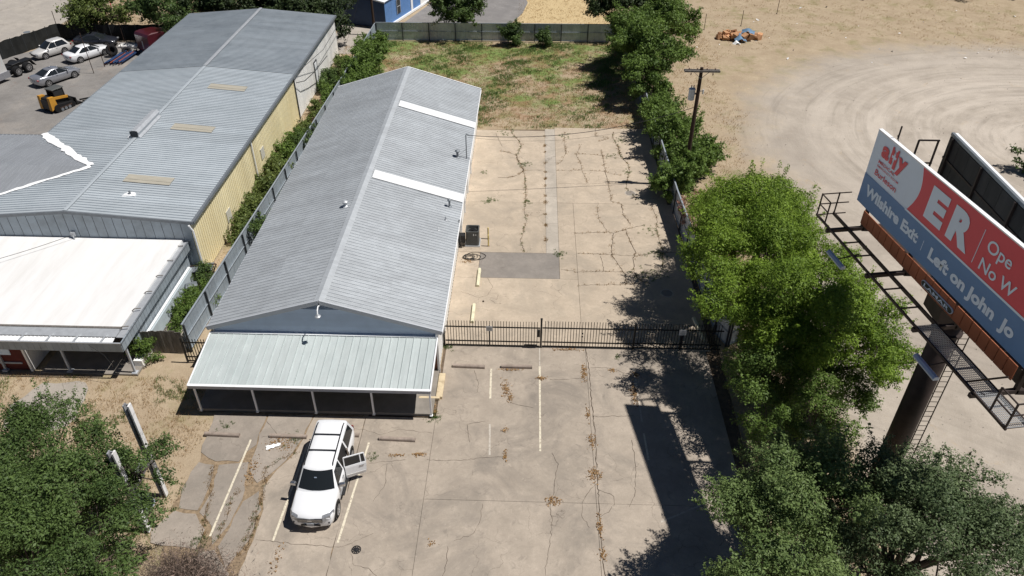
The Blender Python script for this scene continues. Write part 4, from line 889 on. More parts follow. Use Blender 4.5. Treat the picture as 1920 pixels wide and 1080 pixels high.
# old sign frame: two peeling white posts and a tilted drum
sgn = thing('sign_frame', 'abandoned sign frame of peeling white square posts half hidden by the tree', 'sign', (-17.35, 21.9, 0))
for y, h in ((-1.04, 5.4), (.98, 6.15)):
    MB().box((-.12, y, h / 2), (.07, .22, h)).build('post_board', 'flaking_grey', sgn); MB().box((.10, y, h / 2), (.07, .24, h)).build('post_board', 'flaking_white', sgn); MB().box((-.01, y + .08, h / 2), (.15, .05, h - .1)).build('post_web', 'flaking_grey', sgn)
MB().box((-.05, 0, 2.6), (.16, 2.3, .3)).build('cross_board', 'flaking_white', sgn)
MB().box((-.05, 0, 2.95), (.10, 1.2, .25)).build('cross_board', 'flaking_grey', sgn)
dr = thing('drum', 'open grey drum with pale blue rim leaning between the peeling posts', 'drum', (-18.0, 21.9, .0)); dr.rotation_euler = (R(0), R(28), 0)
MB().lathe([(.33, 0), (.34, .4), (.34, .8), (.35, .82), (.31, .82), (.30, .1)], n=20).build('shell', 'galv_dark', dr, smooth=False); MB().lathe([(.355, .79), (.365, .82), (.34, .84)], n=20, caps=False).build('rim', 'lamp_blue', dr)
# junk in the gap beside the shop
jf = thing('bed_frame', 'rusty bed frame propped beside the corner of the yellow wall', 'bed frame', (-21.5, 40.6, 0))
for a, b in (((-1, .0, .9), (.7, .2, 1.0)), ((-1.2, -1.2, .3), (-1, 0, .9)), ((.6, -1.1, .35), (.7, .2, 1.0)), ((-1.2, -1.2, .3), (.6, -1.1, .35)), ((-.1, -1.15, .32), (-.15, .1, .95))): MB().bar(a, b, .06).build('rail', 'rust_brown', jf)
MB().bar((-.9, -.2, .85), (.55, .0, .95), .9, .03).build('mesh_base', 'galv_dark', jf)
MB().box((0, 0, .45), (.75, .5, .9), .5, bev=.1).build('grey_bag', 'galv_dark', label='dark grey sack slumped by the shop side wall', category='sack').location = (-21.75, 38.7, 0)
MB().poly(ragged([(-22.2, 33.6), (-20.3, 33.6), (-20.0, 41), (-21.7, 41), (-22.1, 36)], .6, .12, 9), -.06, -.03).build('side_path', 'path_left', kind='structure')

# ------------------------------------------------------------------ vehicles (local +x = forward, +y = left)
def car_body(stations, crown=.03, bow=.16):
    loops = []; xm = max(q[0] for q in stations); wm = max(q[1] for q in stations)
    for x, hw, zl, zt in stations:
        f_ = max(0.0, 1 - (xm - x) / 1.1) - .6 * max(0.0, 1 - (x + xm) / .5); sh = lambda y: x - bow * f_ * (y / wm) ** 2
        half = [(hw * .86, zl), (hw * .97, zl + .10), (hw, zl + .5 * (zt - zl)), (hw * .985, zt - .14 * (zt - zl)), (hw * .93, zt - .03), (hw * .80, zt + .01), (hw * .4, zt + crown * .8)]
        L = [(x, 0, zl)] + [(sh(y), y, z) for y, z in half] + [(x, 0, zt + crown)] + [(sh(y), -y, z) for y, z in reversed(half)]
        loops.append(L)
    return MB().loft(loops)
def wheel(parent, x, y, r, wd, rimr, nsp=6):
    s_ = 1 if y > 0 else -1
    wroot = thing('wheel', None, None, (x, y, r)); wroot.parent = parent
    MB().lathe([(rimr, -wd / 2), (r * .93, -wd / 2), (r, -wd * .32), (r, wd * .32), (r * .93, wd / 2), (rimr, wd / 2)], n=22, axis='Y', caps=False).lathe([(rimr, -.02), (rimr, .02)], n=16, axis='Y').build('tyre', 'rubber', wroot)
    rm = MB().lathe([(rimr, s_ * (wd / 2 - .06)), (rimr, s_ * (wd / 2 + .004)), (rimr * .9, s_ * (wd / 2 + .004)), (rimr * .86, s_ * (wd / 2 - .05))], n=20, axis='Y', caps=False)
    rm.lathe([(rimr * .3, s_ * (wd / 2 - .05)), (rimr * .25, s_ * (wd / 2 + .005)), (rimr * .1, s_ * (wd / 2 + .008))], n=10, axis='Y')
    for k in range(nsp):
        a = 2 * math.pi * k / nsp; rm.bar((rimr * .2 * math.cos(a), s_ * (wd / 2 - .012), rimr * .2 * math.sin(a)), (rimr * .9 * math.cos(a), s_ * (wd / 2 - .012), rimr * .9 * math.sin(a)), .05, .03, up=(0, 1, 0))
    rm.build('rim', 'rim', wroot)
    return wroot
def cabin(root, belt, roof, xf0, xf1, xr0, xr1, w0, w1, paint, bow=.10):
    def loop(z, xf, xr, w_, b):
        L = []
        for f in (-1, -.6, 0, .6, 1): L.append((xf - b * f * f, f * w_ * .93 if abs(f) == 1 else f * w_, z))
        L += [(xf - b - .10 - .05, w_, z), ((xf + xr) / 2, w_ * 1.01, z), (xr + .15, w_, z)]
        for f in (1, .6, 0, -.6, -1): L.append((xr + .05 * f * f, f * w_ * .93 if abs(f) == 1 else f * w_, z))
        L += [(xr + .15, -w_, z), ((xf + xr) / 2, -w_ * 1.01, z), (xf - b - .15, -w_, z)]
        return L
    zt = roof - .07
    lv = [loop(belt - .05, xf0 + .05, xr0, w0, bow), loop(zt, xf1, xr1, w1, bow * .8), loop(roof - .02, xf1 - .10, xr1 + .07, w1 * .9, bow * .7), loop(roof + .01, xf1 - .45, xr1 + .35, w1 * .55, bow * .5)]
    o = MB().loft(lv).build('cabin', paint, root); shade_auto(o, 30)
    def side(x, z, s_):                                             # point on the sloped side, slightly proud
        t_ = (z - belt + .05) / (zt - belt + .05); w_ = w0 + (w1 - w0) * t_; return (x, s_ * (w_ * 1.012 + .010), z)
    def front(f, z):
        t_ = (z - belt + .05) / (zt - belt + .05); w_ = w0 + (w1 - w0) * t_; xx = (xf0 + .05) + (xf1 - xf0 - .05) * t_; b = bow * (1 - .2 * t_)
        return (xx - b * f * f + .018, f * w_ * .94, z + .006)
    def rear(f, z):
        t_ = (z - belt + .05) / (zt - belt + .05); w_ = w0 + (w1 - w0) * t_; xx = xr0 + (xr1 - xr0) * t_
        return (xx + .05 * f * f - .018, f * w_ * .94, z + .006)
    return side, front, rear, zt
def glass_strip(fn, z0, z1, f0, f1, name, root, n=6, m=3):
    V = []; F = []
    for j in range(m + 1):
        for i in range(n + 1): V.append(fn(f0 + (f1 - f0) * i / n, z0 + (z1 - z0) * j / m))
    for j in range(m):
        for i in range(n): F.append((j * (n + 1) + i, j * (n + 1) + i + 1, (j + 1) * (n + 1) + i + 1, (j + 1) * (n + 1) + i))
    return MB().add(V, F).build(name, 'dark_glass', root)
def side_win(side, pts, s_, root, name='side_window'):
    return MB().add([side(x, z, s_) for x, z in pts], [tuple(range(len(pts)))]).build(name, 'dark_glass', root)

def sedan(label, loc, rz, paint, L=4.7, W=1.82, H=1.45, hatch=False, tail=False, group='cars parked in the gravel yard'):
    c = thing('parked_car', label, 'car', loc, rz, group); h = L / 2; hw = W / 2
    tz = 1.06 if not hatch else 1.04
    st = [(h, hw * .70, .38, .62), (h - .08, hw * .86, .26, .70), (h - .35, hw * .95, .22, .78), (h - 1.0, hw, .20, .88), (h - 1.45, hw, .20, .95), (0, hw, .20, .95), (-h + 1.1, hw, .20, tz - .03), (-h + .35, hw * .97, .24, tz - .01), (-h + .08, hw * .88, .32, tz - .08), (-h, hw * .78, .42, tz - .18)]
    o = car_body(st).build('body', paint, c); shade_auto(o, 40)
    if hatch: side, front, rear, zt = cabin(c, .97, H, h - 1.15, h - 2.0, -h + .12, -h + .55, hw * .95, hw * .70, paint)
    else: side, front, rear, zt = cabin(c, .98, H, h - 1.10, h - 2.05, -h + .42, -h + 1.55, hw * .95, hw * .65, paint, .16)
    glass_strip(front, .96, zt + .0, -.95, .95, 'windshield', c); glass_strip(rear, .98, zt + .0, -.92, .92, 'rear_window', c)
    for s_ in (-1, 1):
        a0, a1 = (h - 1.42, h - 2.12) if not hatch else (h - 1.3, h - 2.0)
        b0, b1 = (-h + .98, -h + 1.68) if not hatch else (-h + .42, -h + .8)
        mid = (a0 + b0) / 2 + .1
        side_win(side, [(mid + .02, .955), (a0, .955), (a1, zt - .015), (mid + .02, zt - .01)], s_, c)
        side_win(side, [(b0, .97), (mid - .02, .955), (mid - .02, zt - .01), (b1, zt - .02)], s_, c)
        MB().box((a0 - .1, s_ * (hw + .07), 1.02), (.12, .16, .12), bev=.02).build('mirror', paint, c)
        hl = MB().box((h - .14, s_ * hw * .66, .64), (.22, .36, .13), -s_ * .35, bev=.03).build('headlight', 'lens', c)
        tl = MB().box((-h + .12, s_ * hw * .72, tz - .20), (.16, .32, .12), s_ * .25, bev=.02).build('tail_light', 'tail_lens', c)
        MB().box((-.3, s_ * (hw + .008), .86), (.16, .02, .03)).build('door_handle', paint, c)
        for x in (h - .92, -h + 1.0):
            MB().lathe([(.385, -.01), (.385, .01)], (x, s_ * (hw - .005), .35), 20, 'Y').build('wheel_arch', 'black_plastic', c)
            wheel(c, x, s_ * (hw - .09), .345, .225, .25, 6)
    MB().box((h - .02, 0, .50), (.06, W * .55, .16)).build('grille', 'black_plastic', c)
    MB().box((-h - .005, 0, .66), (.02, .5, .12)).build('number_plate', 'grey_trim', c)
    MB().box((0, 0, .17), (L * .86, W * .8, .1)).build('underbody', 'black_plastic', c)
    return c

# --- white SUV with an open rear door
sv = thing('suv', 'white SUV with roof rails parked before the canopy, rear door open', 'car', (-9.72, 23.82, 0), R(-90))
st = [(2.83, .80, .46, .80), (2.82, .90, .38, .90), (2.76, .96, .34, .98), (2.62, .99, .32, 1.05), (2.40, 1.0, .30, 1.08), (2.0, 1.005, .30, 1.11), (1.3, 1.015, .28, 1.15), (1.0, 1.015, .28, 1.17), (-1.0, 1.015, .28, 1.18), (-2.2, 1.01, .30, 1.18), (-2.62, .985, .36, 1.16), (-2.76, .93, .42, 1.10), (-2.80, .85, .52, 1.0)]
o = car_body(st, .04, .26).build('body', 'car_white', sv); shade_auto(o, 40)
side, front, rear, zt = cabin(sv, 1.17, 1.90, 1.50, .70, -2.74, -2.52, .975, .75, 'car_white', .18)
glass_strip(front, 1.245, zt - .01, -.97, .97, 'windshield', sv, 12, 4); glass_strip(rear, 1.25, zt - .06, -.85, .85, 'rear_window', sv)
for s_ in (-1, 1):
    side_win(side, [(.06, 1.20), (1.12, 1.20), (.66, zt - .05), (.06, zt - .04)], s_, sv)
    if s_ < 0: side_win(side, [(-1.05, 1.20), (-.02, 1.20), (-.02, zt - .04), (-1.05, zt - .04)], s_, sv)
    side_win(side, [(-2.40, 1.24), (-1.22, 1.21), (-1.22, zt - .05), (-2.28, zt - .08)], s_, sv)
    MB().tube([(.45, s_ * .67, 1.89), (.30, s_ * .665, 1.955), (-2.05, s_ * .645, 1.945), (-2.25, s_ * .645, 1.89)], .028, 6).build('roof_rail', 'black_plastic', sv)
    mr = MB().box((1.02, s_ * 1.16, 1.27), (.15, .26, .19), s_ * .15, bev=.04).build('mirror', 'chrome', sv); MB().box((1.0, s_ * 1.03, 1.22), (.08, .18, .06)).build('mirror_arm', 'black_plastic', sv)
    hl = MB().loft([[(2.30, s_ * 1.0, .84), (2.30, s_ * 1.005, 1.0), (2.26, s_ * .99, 1.05), (2.2, s_ * .99, .86)], [(2.62, s_ * .90, .78), (2.60, s_ * .88, .99), (2.48, s_ * .86, 1.07), (2.5, s_ * .9, .78)], [(2.78, s_ * .58, .78), (2.76, s_ * .56, .95), (2.64, s_ * .56, 1.05), (2.66, s_ * .58, .78)]]).build('headlight', 'lens', sv)
    MB().box((2.63, s_ * .72, .58), (.05, .26, .07), -s_ * .40).build('fog_light', 'black_plastic', sv)
    MB().box((-2.77, s_ * .86, 1.0), (.05, .12, .36), bev=.02).build('tail_light', 'tail_lens', sv)
    MB().box((-.15, s_ * 1.06, .36), (2.2, .16, .06), bev=.01).build('running_board', 'black_plastic', sv)
    for x in (1.80, -1.45):
        MB().lathe([(.475, -.012), (.475, .012)], (x, s_ * 1.005, .44), 26, 'Y').build('wheel_arch', 'black_plastic', sv)
        wheel(sv, x, s_ * .91, .40, .27, .27, 6)
    for x in ((.35,) if s_ > 0 else (.35, -.75)): MB().box((x, s_ * 1.022, .98), (.2, .03, .04)).build('door_handle', 'chrome', sv)
    for x in ((1.15, -.02) if s_ > 0 else (1.15, -.02, -1.1)): MB().box((x, s_ * 1.0165, .74), (.012, .006, .78)).build('door_seam', 'black_plastic', sv)
for x in (-.42, -1.42): MB().tube([(x, -.65, 1.95), (x, -.6, 1.965), (x, .6, 1.965), (x, .65, 1.95)], .032, 6).build('cross_bar', 'black_plastic', sv)
MB().box((2.80, 0, .87), (.07, 1.12, .20)).build('grille', 'black_plastic', sv)
for z in (.82, .89, .955): MB().box((2.825, 0, z), (.03, 1.12, .022)).build('grille_bar', 'chrome', sv)
MB().box((2.845, 0, .89), (.015, .20, .06)).build('badge', 'rim', sv)
MB().box((2.815, 0, .56), (.04, .9, .08)).build('lower_intake', 'black_plastic', sv)
MB().box((2.85, 0, .66), (.02, .32, .15)).build('number_plate', 'grey_trim', sv)
MB().box((-.1, 0, .26), (4.6, 1.6, .12)).build('underbody', 'black_plastic', sv)
MB().box((1.00, -.05, 1.66), (.02, .12, .06)).build('windshield_tag', 'lamp_blue', sv)
# black panels paint the shaded interior, with seat, and the open door itself
op = MB().add([(-.06, 1.022, .42), (-1.06, 1.022, .42), (-1.10, 1.022, 1.16), (-.06, 1.022, 1.16)], [(0, 1, 2, 3)]).build('interior_shade', 'black_plastic', sv)
MB().add([side(-.03, 1.17, 1), side(-1.08, 1.17, 1), side(-1.08, zt - .03, 1), side(-.03, zt - .03, 1)], [(0, 1, 2, 3)]).build('interior_shade_upper', 'black_plastic', op)
MB().box((-.7, 1.03, .85), (.5, .03, .28)).box((-.92, 1.0, 1.25), (.14, .05, .5)).build('seat', 'interior', op)
dr = thing('rear_door', None, None, (-.06, 1.03, 0), R(-66)); dr.parent = sv
MB().loft([[(0, -.05, .40), (-1.0, -.05, .46), (-1.02, -.05, 1.18), (0, -.05, 1.18)], [(0, .03, .38), (-.98, .03, .44), (-1.04, .03, 1.20), (0, .03, 1.20)], [(-.01, .06, .55), (-1.0, .06, .6), (-1.05, .05, 1.1), (-.01, .05, 1.1)]]).build('door_skin', 'car_white', dr)
fr = MB(); zz = 1.72
for a, b in (((0, -.01, 1.18), (-.02, -.10, zz)), ((-.02, -.10, zz), (-1.0, -.10, zz - .03)), ((-1.0, -.10, zz - .03), (-1.04, -.01, 1.18)), ((-.80, -.015, 1.18), (-.80, -.10, zz - .02))): fr.bar(a, b, .05, .05)
fr.build('window_frame', 'car_white', dr)
MB().add([(-.03, -.0, 1.20), (-1.01, .0, 1.20), (-.98, -.09, zz - .04), (-.04, -.09, zz - .02)], [(0, 1, 2, 3)]).build('door_glass', 'dark_glass', dr)
MB().box((-.82, .07, 1.06), (.22, .035, .045)).build('door_handle', 'chrome', dr)
MB().box((-.5, .062, .62), (.9, .02, .05)).build('door_moulding', 'car_pearl', dr)

# --- cars and machines in the yard
sedan('light silver hatchback facing the camera by the black screen fence', (-53.6, 81.9, -.03), R(-123), 'car_pearl', 4.1, 1.68, 1.58, True)
sedan('bright white sedan seen from behind near the big tyre', (-49.2, 81.2, -.03), R(58), 'car_white', 4.8, 1.84, 1.46)
sedan('silver grey sedan seen from behind in the middle of the yard', (-49.25, 74.5, -.03), R(60), 'car_silver', 4.75, 1.84, 1.45)
sedan('dark blue car half hidden behind the white sedan', (-50.0, 85.0, -.03), R(8), 'car_dark', 4.6, 1.8, 1.45)

# compact track loader
tl = thing('track_loader', 'yellow and black compact track loader beside the hall', 'loader', (-45.5, 67.7, -.03), R(66))
for s_ in (-1, 1):
    trk = MB(); pr = []
    for k in range(9): a = R(90 + 180 * k / 8); pr.append((-.75 + .36 * math.cos(a), .38 + .36 * math.sin(a)))
    for k in range(9): a = R(-90 + 180 * k / 8); pr.append((.85 + .26 * math.cos(a), .28 + .26 * math.sin(a)))
    trk.loft([[(x, s_ * .62, z) for x, z in pr], [(x, s_ * .98, z) for x, z in pr]]); t_ = trk.build('track', 'rubber', tl)
    for k in range(12): MB().box((-.9 + k * .16, s_ * .80, .02 + .0), (.05, .38, .05)).build('tread_bar', 'rubber', t_)
    for x in (-.4, 0, .4): MB().lathe([(.15, -.02), (.15, .02)], (x, s_ * .99, .2), 12, 'Y').build('roller', 'galv_dark', t_)
    MB().box((.05, s_ * .985, .36), (1.3, .02, .14)).build('track_frame', 'rust_brown', t_)
    MB().bar((-1.05, s_ * .60, 1.35), (.75, s_ * .62, 1.05), .14, .22).build('lift_arm', 'plant_yellow', tl); MB().bar((.7, s_ * .62, 1.08), (1.25, s_ * .62, .35), .13, .2).build('lift_arm_front', 'black_metal', tl)
    MB().loft([[(-1.32, s_ * .46, .30), (-1.32, s_ * .84, .30), (-1.25, s_ * .82, 1.55), (-1.25, s_ * .50, 1.55)], [(-.65, s_ * .46, .7), (-.65, s_ * .84, .7), (-.72, s_ * .82, 1.50), (-.72, s_ * .50, 1.50)]]).build('rear_tower', 'plant_yellow', tl)
MB().box((-.2, 0, .75), (1.7, 1.04, .7), bev=.06).build('chassis', 'black_metal', tl)
MB().box((-1.18, 0, .78), (.20, 1.0, .85), bev=.04).build('rear_grille', 'black_plastic', tl)
MB().box((-.85, 0, 1.28), (.65, .95, .25), bev=.05).build('engine_hood', 'black_plastic', tl)
for x in (-.42, .62):
    for y in (-.46, .46): MB().bar((x, y, 1.05), (x * .95, y, 1.95), .08).build('cab_post', 'black_metal', tl)
for z in (1.3, 1.55, 1.8): MB().bar((-.42, -.46, z), (-.42, .46, z), .03).build('cab_bar', 'black_metal', tl)
for y in (-.46, .46): MB().box((.1, y, 1.5), (.95, .02, .8)).build('side_screen', 'dark_glass', tl)
MB().box((.1, 0, 1.99), (1.25, 1.08, .08), bev=.03).build('cab_roof', 'ac_grey', tl)
MB().box((.0, 0, 1.2), (.45, .5, .55), bev=.05).build('seat', 'black_plastic', tl)
MB().loft([[(1.2, y, .1), (1.85, y, .02), (1.9, y, .06), (1.35, y, .25), (1.3, y, .75), (1.2, y, .75)] for y in (-.95, .95)]).build('bucket', 'black_metal', tl)
at = thing('mower_deck', 'flat black rotary attachment lying beside the hall eave', 'attachment', (-42.4, 70.3, -.03), R(55))
MB().box((0, 0, .25), (2.2, .9, .22), bev=.05).build('deck', 'black_metal', at); MB().bar((-1.0, -.3, .3), (-2.2, -.25, .45), .12).build('arm', 'black_metal', at); MB().bar((-1.0, .3, .3), (-2.2, .3, .45), .12).build('arm', 'black_metal', at); MB().tube([(.7, -.45, .35), (.7, .45, .35)], .2, 10).build('roller', 'rubber', at)

# silver semi tractor at the left edge, and a maroon sleeper cab behind the hall
tr = thing('semi_truck', 'pale silver truck tractor at the left edge with bare rear wheels', 'truck', (-55.1, 75.2, -.03), R(251))
MB().loft([[(.4, y, .7), (4.4, y, .7), (4.5, y, 1.6), (2.9, y, 1.9), (2.3, y, 3.2), (.5, y, 3.5)] for y in (-1.2, 1.2)]).build('cab', 'car_pearl', tr)
MB().loft([[(.3, s_, .35), (4.0, s_, .35), (4.0, s_, .95), (.3, s_, 1.0)] for s_ in (1.18, 1.32)]).build('side_skirt', 'car_silver', tr)
MB().box((-1.2, 0, .85), (4.2, .9, .22)).build('chassis', 'black_metal', tr); MB().box((-1.35, 0, 1.02), (1.1, .95, .10), bev=.03).build('fifth_wheel', 'black_metal', tr)
for x in (-.75, -2.05):
    for s_ in (-1, 1): wheel(tr, x, s_ * 1.0, .50, .52, .30, 8)
for s_ in (-1, 1): MB().bar((-2.6, s_ * 1.0, 1.05), (-2.95, s_ * 1.0, .45), .6, .02).build('mud_flap', 'rubber', tr)
for y in (1.325,): MB().box((1.6, y, 1.9), (.6, .02, .28)).build('door_window', 'dark_glass', tr)
mc = thing('sleeper_cab', 'dark maroon truck sleeper cab showing above the hall roof edge', 'truck', (-42.2, 83.3, -.03), R(57))
pr = [(-1.6, .5), (-1.6, 2.2), (-1.45, 2.45), (-.9, 2.55), (.6, 2.4), (1.6, 2.1), (2.2, 1.6), (3.4, 1.4), (3.5, .6)]
o = MB().loft([[(x, y * (1 if z < 2.5 else .92), z) for x, z in pr] for y in (-1.2, 1.2)]).build('cab', 'car_maroon', mc)
MB().box((-1.63, .75, 2.1), (.04, .5, .06)).box((-1.63, 0, 1.2), (.05, .12, .9)).build('rear_bracket', 'galv', mc)
MB().box((.7, 0, .5), (4.2, .9, .3)).build('chassis', 'black_metal', mc)
for x in (2.6,):
    for s_ in (-1, 1): wheel(mc, x, s_ * 1.0, .5, .3, .3, 8)
# tyres, pipes and scrap
for x, y, rr, tlt, lb in ((-46.6, 81.6, .62, 1.15, 'large black tractor tyre leaning by the blue pipes'), (-45.4, 82.4, .5, .4, 'smaller black tyre lying behind the large tyre')):
    ty = MB().lathe([(rr * .5, -.16), (rr * .9, -.2), (rr, -.1), (rr, .1), (rr * .9, .2), (rr * .5, .16), (rr * .45, 0), (rr * .5, -.15)], n=24).build('tyre', 'rubber', label=lb, category='tyre', group='loose tyres in the yard', smooth=True)
    ty.location = (x, y, rr * math.sin(tlt) + .1); ty.rotation_euler = (tlt, 0, .5)
for i in range(10):
    for k in range(2):
        p = MB().tube([(0, -1.9, 0), (0, 1.9, 0)], .055, 8).build('steel_pipe', 'pipe_blue' if (i + k) % 4 else 'pipe_red', label='blue and rust painted steel pipe in the slanted stack by the maroon cab', category='pipe', group='stacked steel pipes in the yard')
        p.location = (-46.1 + i * .19 + k * .09, 80.6 + (i * 7 % 5) * .14, .10 + k * .17 + .02 * (i % 3)); p.rotation_euler = (0, 0, -.10)
for x, y, sx, sy, rz, lb, mat in ((-46.2, 84.7, 2.2, .9, .2, 'pale flat scrap panel by the black screen fence', 'white_paint'), (-44.4, 85.2, 1.0, .8, .6, 'small pale scrap panel near the maroon cab', 'galv')):
    MB().box((0, 0, .12), (sx, sy, .18), bev=.03).build('scrap_panel', mat, label=lb, category='scrap').location = (x, y, 0)
# thin posts in the yard and by the verge
for x, y, h, lean, lb in ((-46.41, 76.58, 4.2, -.02, 'tallest thin rusty post in the yard in front of the white sedan'), (-46.1, 78.45, 1.57, -.02, 'short thin rusty post just before the pipe stack'), (-46.16, 80.5, 1.65, -.02, 'short thin rusty post amid the pipe stack'), (-46.14, 82.9, 1.0, -.02, 'shortest thin rusty post behind the pipe stack'),
                          (-55.4, 87.2, 3.1, .02, 'tall thin dark post at the bend of the black screen fence'), (-47.5, 86.4, 3.0, .0, 'tall thin dark post behind the white sedan at the screen fence')):
    p = thing('thin_post', lb, 'post', (x, y, -.03), group='thin posts of the old yard fence'); MB().tube([(0, 0, 0), (lean * h, 0, h)], .035, 6).build('shaft', 'rust_brown', p); MB().lathe([(.05, 0), (.04, .06)], (lean * h, 0, h), 6).build('post_cap', 'rust_brown', p)
sf = thing('screen_fence', 'black fabric screened chain fence around the gravel yard', 'fence', (-54.6, 86.4, 0))
sp_ = [(-62.5, 75.5), (-58.2, 80.3), (-55.2, 86.9), (-46, 86.9), (-38, 87.2)]
for a, b in zip(sp_, sp_[1:]):
    n = max(1, round(math.dist(a, b) / 1.6))
    for i in range(n):
        p = [Vector(a).lerp(Vector(b), (i + t_ / 4) / n) for t_ in range(5)]; V = []
        for k, q in enumerate(p):
            for z in (0, .9, 1.8): jt = .07 if 0 < k < 4 else 0.0; V.append((q.x + 54.6 + random.uniform(-jt, jt), q.y - 86.4 + random.uniform(-jt, jt), z + (random.uniform(-jt, jt) if z > 1 else -.05)))
        MB().add(V, [(3 * k + j, 3 * k + 3 + j, 3 * k + 4 + j, 3 * k + 1 + j) for k in range(4) for j in range(2)]).build('screen_panel', 'screen_black', sf)
        q = p[0]; MB().tube([(q.x + 54.6, q.y - 86.4, 0), (q.x + 54.6, q.y - 86.4, 1.9)], .03, 6).build('post', 'fence_post', sf)
rs = thing('road_sign', 'leaning red and white board at the verge beyond the yard', 'sign', (-54.2, 98.0, 0), .5)
MB().box((0, 0, 1.8), (.08, 1.6, 2.6)).build('board', 'bb_red', rs); MB().box((0, .82, 1.5), (.14, .12, 3.0)).build('post', 'white_trim', rs); MB().box((-.06, -.2, 2.2), (.04, .8, .5)).build('white_band', 'paper_white', rs)
MB().lathe([(.4, 0), (.4, .012), (.34, .014)], (-60.6, 89.3, -.028), 18).build('manhole_cover', 'galv_dark', label='dark round manhole cover in the pale road', category='manhole')

# ================================================================== billboard
bl = thing('billboard', 'tall two-sided billboard on a single brown steel pole with catwalk', 'billboard', (17.0, 24.2, 0))
BT = Vector((14.2, 29.2, 16.63)); BD = Vector((.165, -.9863, 0)).normalized(); BN = Vector((BD.y, -BD.x, 0))
def B(u, v, w_=0.0): return BT + BD * u + BN * w_ + Vector((0, 0, v))
bp = lambda mb, nm, mat: part(mb, nm, mat, bl)
def flat(pts, w_, nm, mat): return bp(MB().add([B(u, v, w_) for u, v in pts], [tuple(range(len(pts)))][:1]), nm, mat)
FL = 11.0
face = bp(MB().add([B(u, v, w_) for w_ in (0, -.14) for u, v in ((0, 0), (FL, 0), (FL, -3.28), (0, -3.28))], [(3, 2, 1, 0), (4, 5, 6, 7), (0, 1, 5, 4), (1, 2, 6, 5), (2, 3, 7, 6), (3, 0, 4, 7)]), 'poster_face', 'bb_white')
arc = [(3.07 + .36 * math.sin(math.pi * (t_ * .93 + .02)) ** 1.0 + .16 * (1 - t_), -1.92 * t_) for t_ in np.linspace(0, 1, 13)]
def onface(pts, w_, nm, mat):
    o = MB().add([B(u, v, w_) for u, v in pts], [tuple(range(len(pts)))]).build(nm, mat, face); o.matrix_parent_inverse = Matrix.Identity(4); return o
onface([(FL - .001, -.001)] + arc[:1] + arc[1:] + [(FL - .001, -1.92)], .008, 'red_field', 'bb_red')
onface([(0, -1.935), (0, -3.275), (FL, -3.275), (FL, -1.935)], .012, 'blue_band', 'bb_blue')
onface([(3.05, -1.88), (0.0 + 3.05, -1.96), (FL, -1.96), (FL, -1.88)], .016, 'light_line', 'bb_white')
def lettering(body, u0, u1, vb, cap_h, mat, bold=0.0, nm='lettering', w_=.022, hfit=None):
    cu = bpy.data.curves.new('t', 'FONT'); cu.body = body; cu.size = 1.0; cu.offset = bold; cu.resolution_u = 4; cu.fill_mode = 'FRONT'
    ob = bpy.data.objects.new('t', cu); col.objects.link(ob); bpy.context.view_layer.update()
    me = bpy.data.meshes.new_from_object(ob.evaluated_get(bpy.context.evaluated_depsgraph_get())); bpy.data.objects.remove(ob)
    P_ = np.array([v.co[:] for v in me.vertices]); lo = P_.min(0); hi = P_.max(0)
    sx = (u1 - u0) / (hi[0] - lo[0]); sy = cap_h / .73
    if hfit: sy = hfit / (hi[1] - lo[1])
    for v in me.vertices:
        q = B(u0 + (v.co.x - lo[0]) * sx, vb + (v.co.y - (lo[1] if hfit else 0)) * sy, w_); v.co = q
    me.update(); me.materials.clear(); o = obj(nm, me, mat, face); o.matrix_parent_inverse = Matrix.Identity(4); return o
lettering('a', .63, 1.17, -.86, .5, 'bb_red', .045, hfit=.50); lettering('y', 1.74, 2.38, -1.06, .5, 'bb_red', .045, hfit=.74)
onface([(1.24, -.14), (1.24, -.86), (1.43, -.86), (1.43, -.24), (1.35, -.24), (1.35, -.14)], .022, 'logo_bar', 'bb_red')
onface([(1.52, -.24), (1.52, -.96), (1.71, -.96), (1.71, -.14), (1.60, -.14), (1.60, -.24)], .022, 'logo_bar', 'bb_red')
onface([(1.44, -.36), (1.44, -.46), (1.34, -.46), (1.34, -.56), (1.44, -.56), (1.44, -.66), (1.54, -.66), (1.54, -.56), (1.64, -.56), (1.64, -.46), (1.54, -.46), (1.54, -.36)], .027, 'logo_cross', 'bb_white')
lettering('MEDICAL', .62, 1.83, -1.16, .13, 'bb_red', .012); lettering('EMERGENCY ROOM', .62, 2.18, -1.33, .09, 'bb_red', .004); lettering('Burleson', .61, 2.20, -1.70, .26, 'bb_red', .008)
lettering('E', 4.13, 5.20, -1.60, 1.31, 'bb_white', .06, hfit=1.31); lettering('R', 5.52, 6.76, -1.60, 1.31, 'bb_white', .06, hfit=1.31); lettering('Wilshire Exit', .40, 4.32, -2.73, .45, 'bb_white', .045); lettering('Left on John', 5.13, 8.95, -2.82, .46, 'bb_white', .045)
lettering('Jo', 9.26, 9.95, -2.82, .46, 'bb_white', .045); lettering('Ope', 7.5, 8.72, -.90, .47, 'bb_white', .012); lettering('No W', 7.5, 9.30, -1.65, .47, 'bb_white', .012)
onface([(4.65, -2.38), (4.65, -2.82), (4.675, -2.82), (4.675, -2.38)], .022, 'divider', 'bb_white'); onface([(7.14, -.32), (7.14, -1.66), (7.17, -1.66), (7.17, -.32)], .022, 'divider', 'bb_white')
bp(MB().bar(B(-.01, .02, -.07), B(FL, .02, -.07), .16, .05), 'top_trim', 'white_trim')
bp(MB().bar(B(.9, .0, -.3), B(.9, .55, -.3), .05), 'post_stub', 'steel_brown')
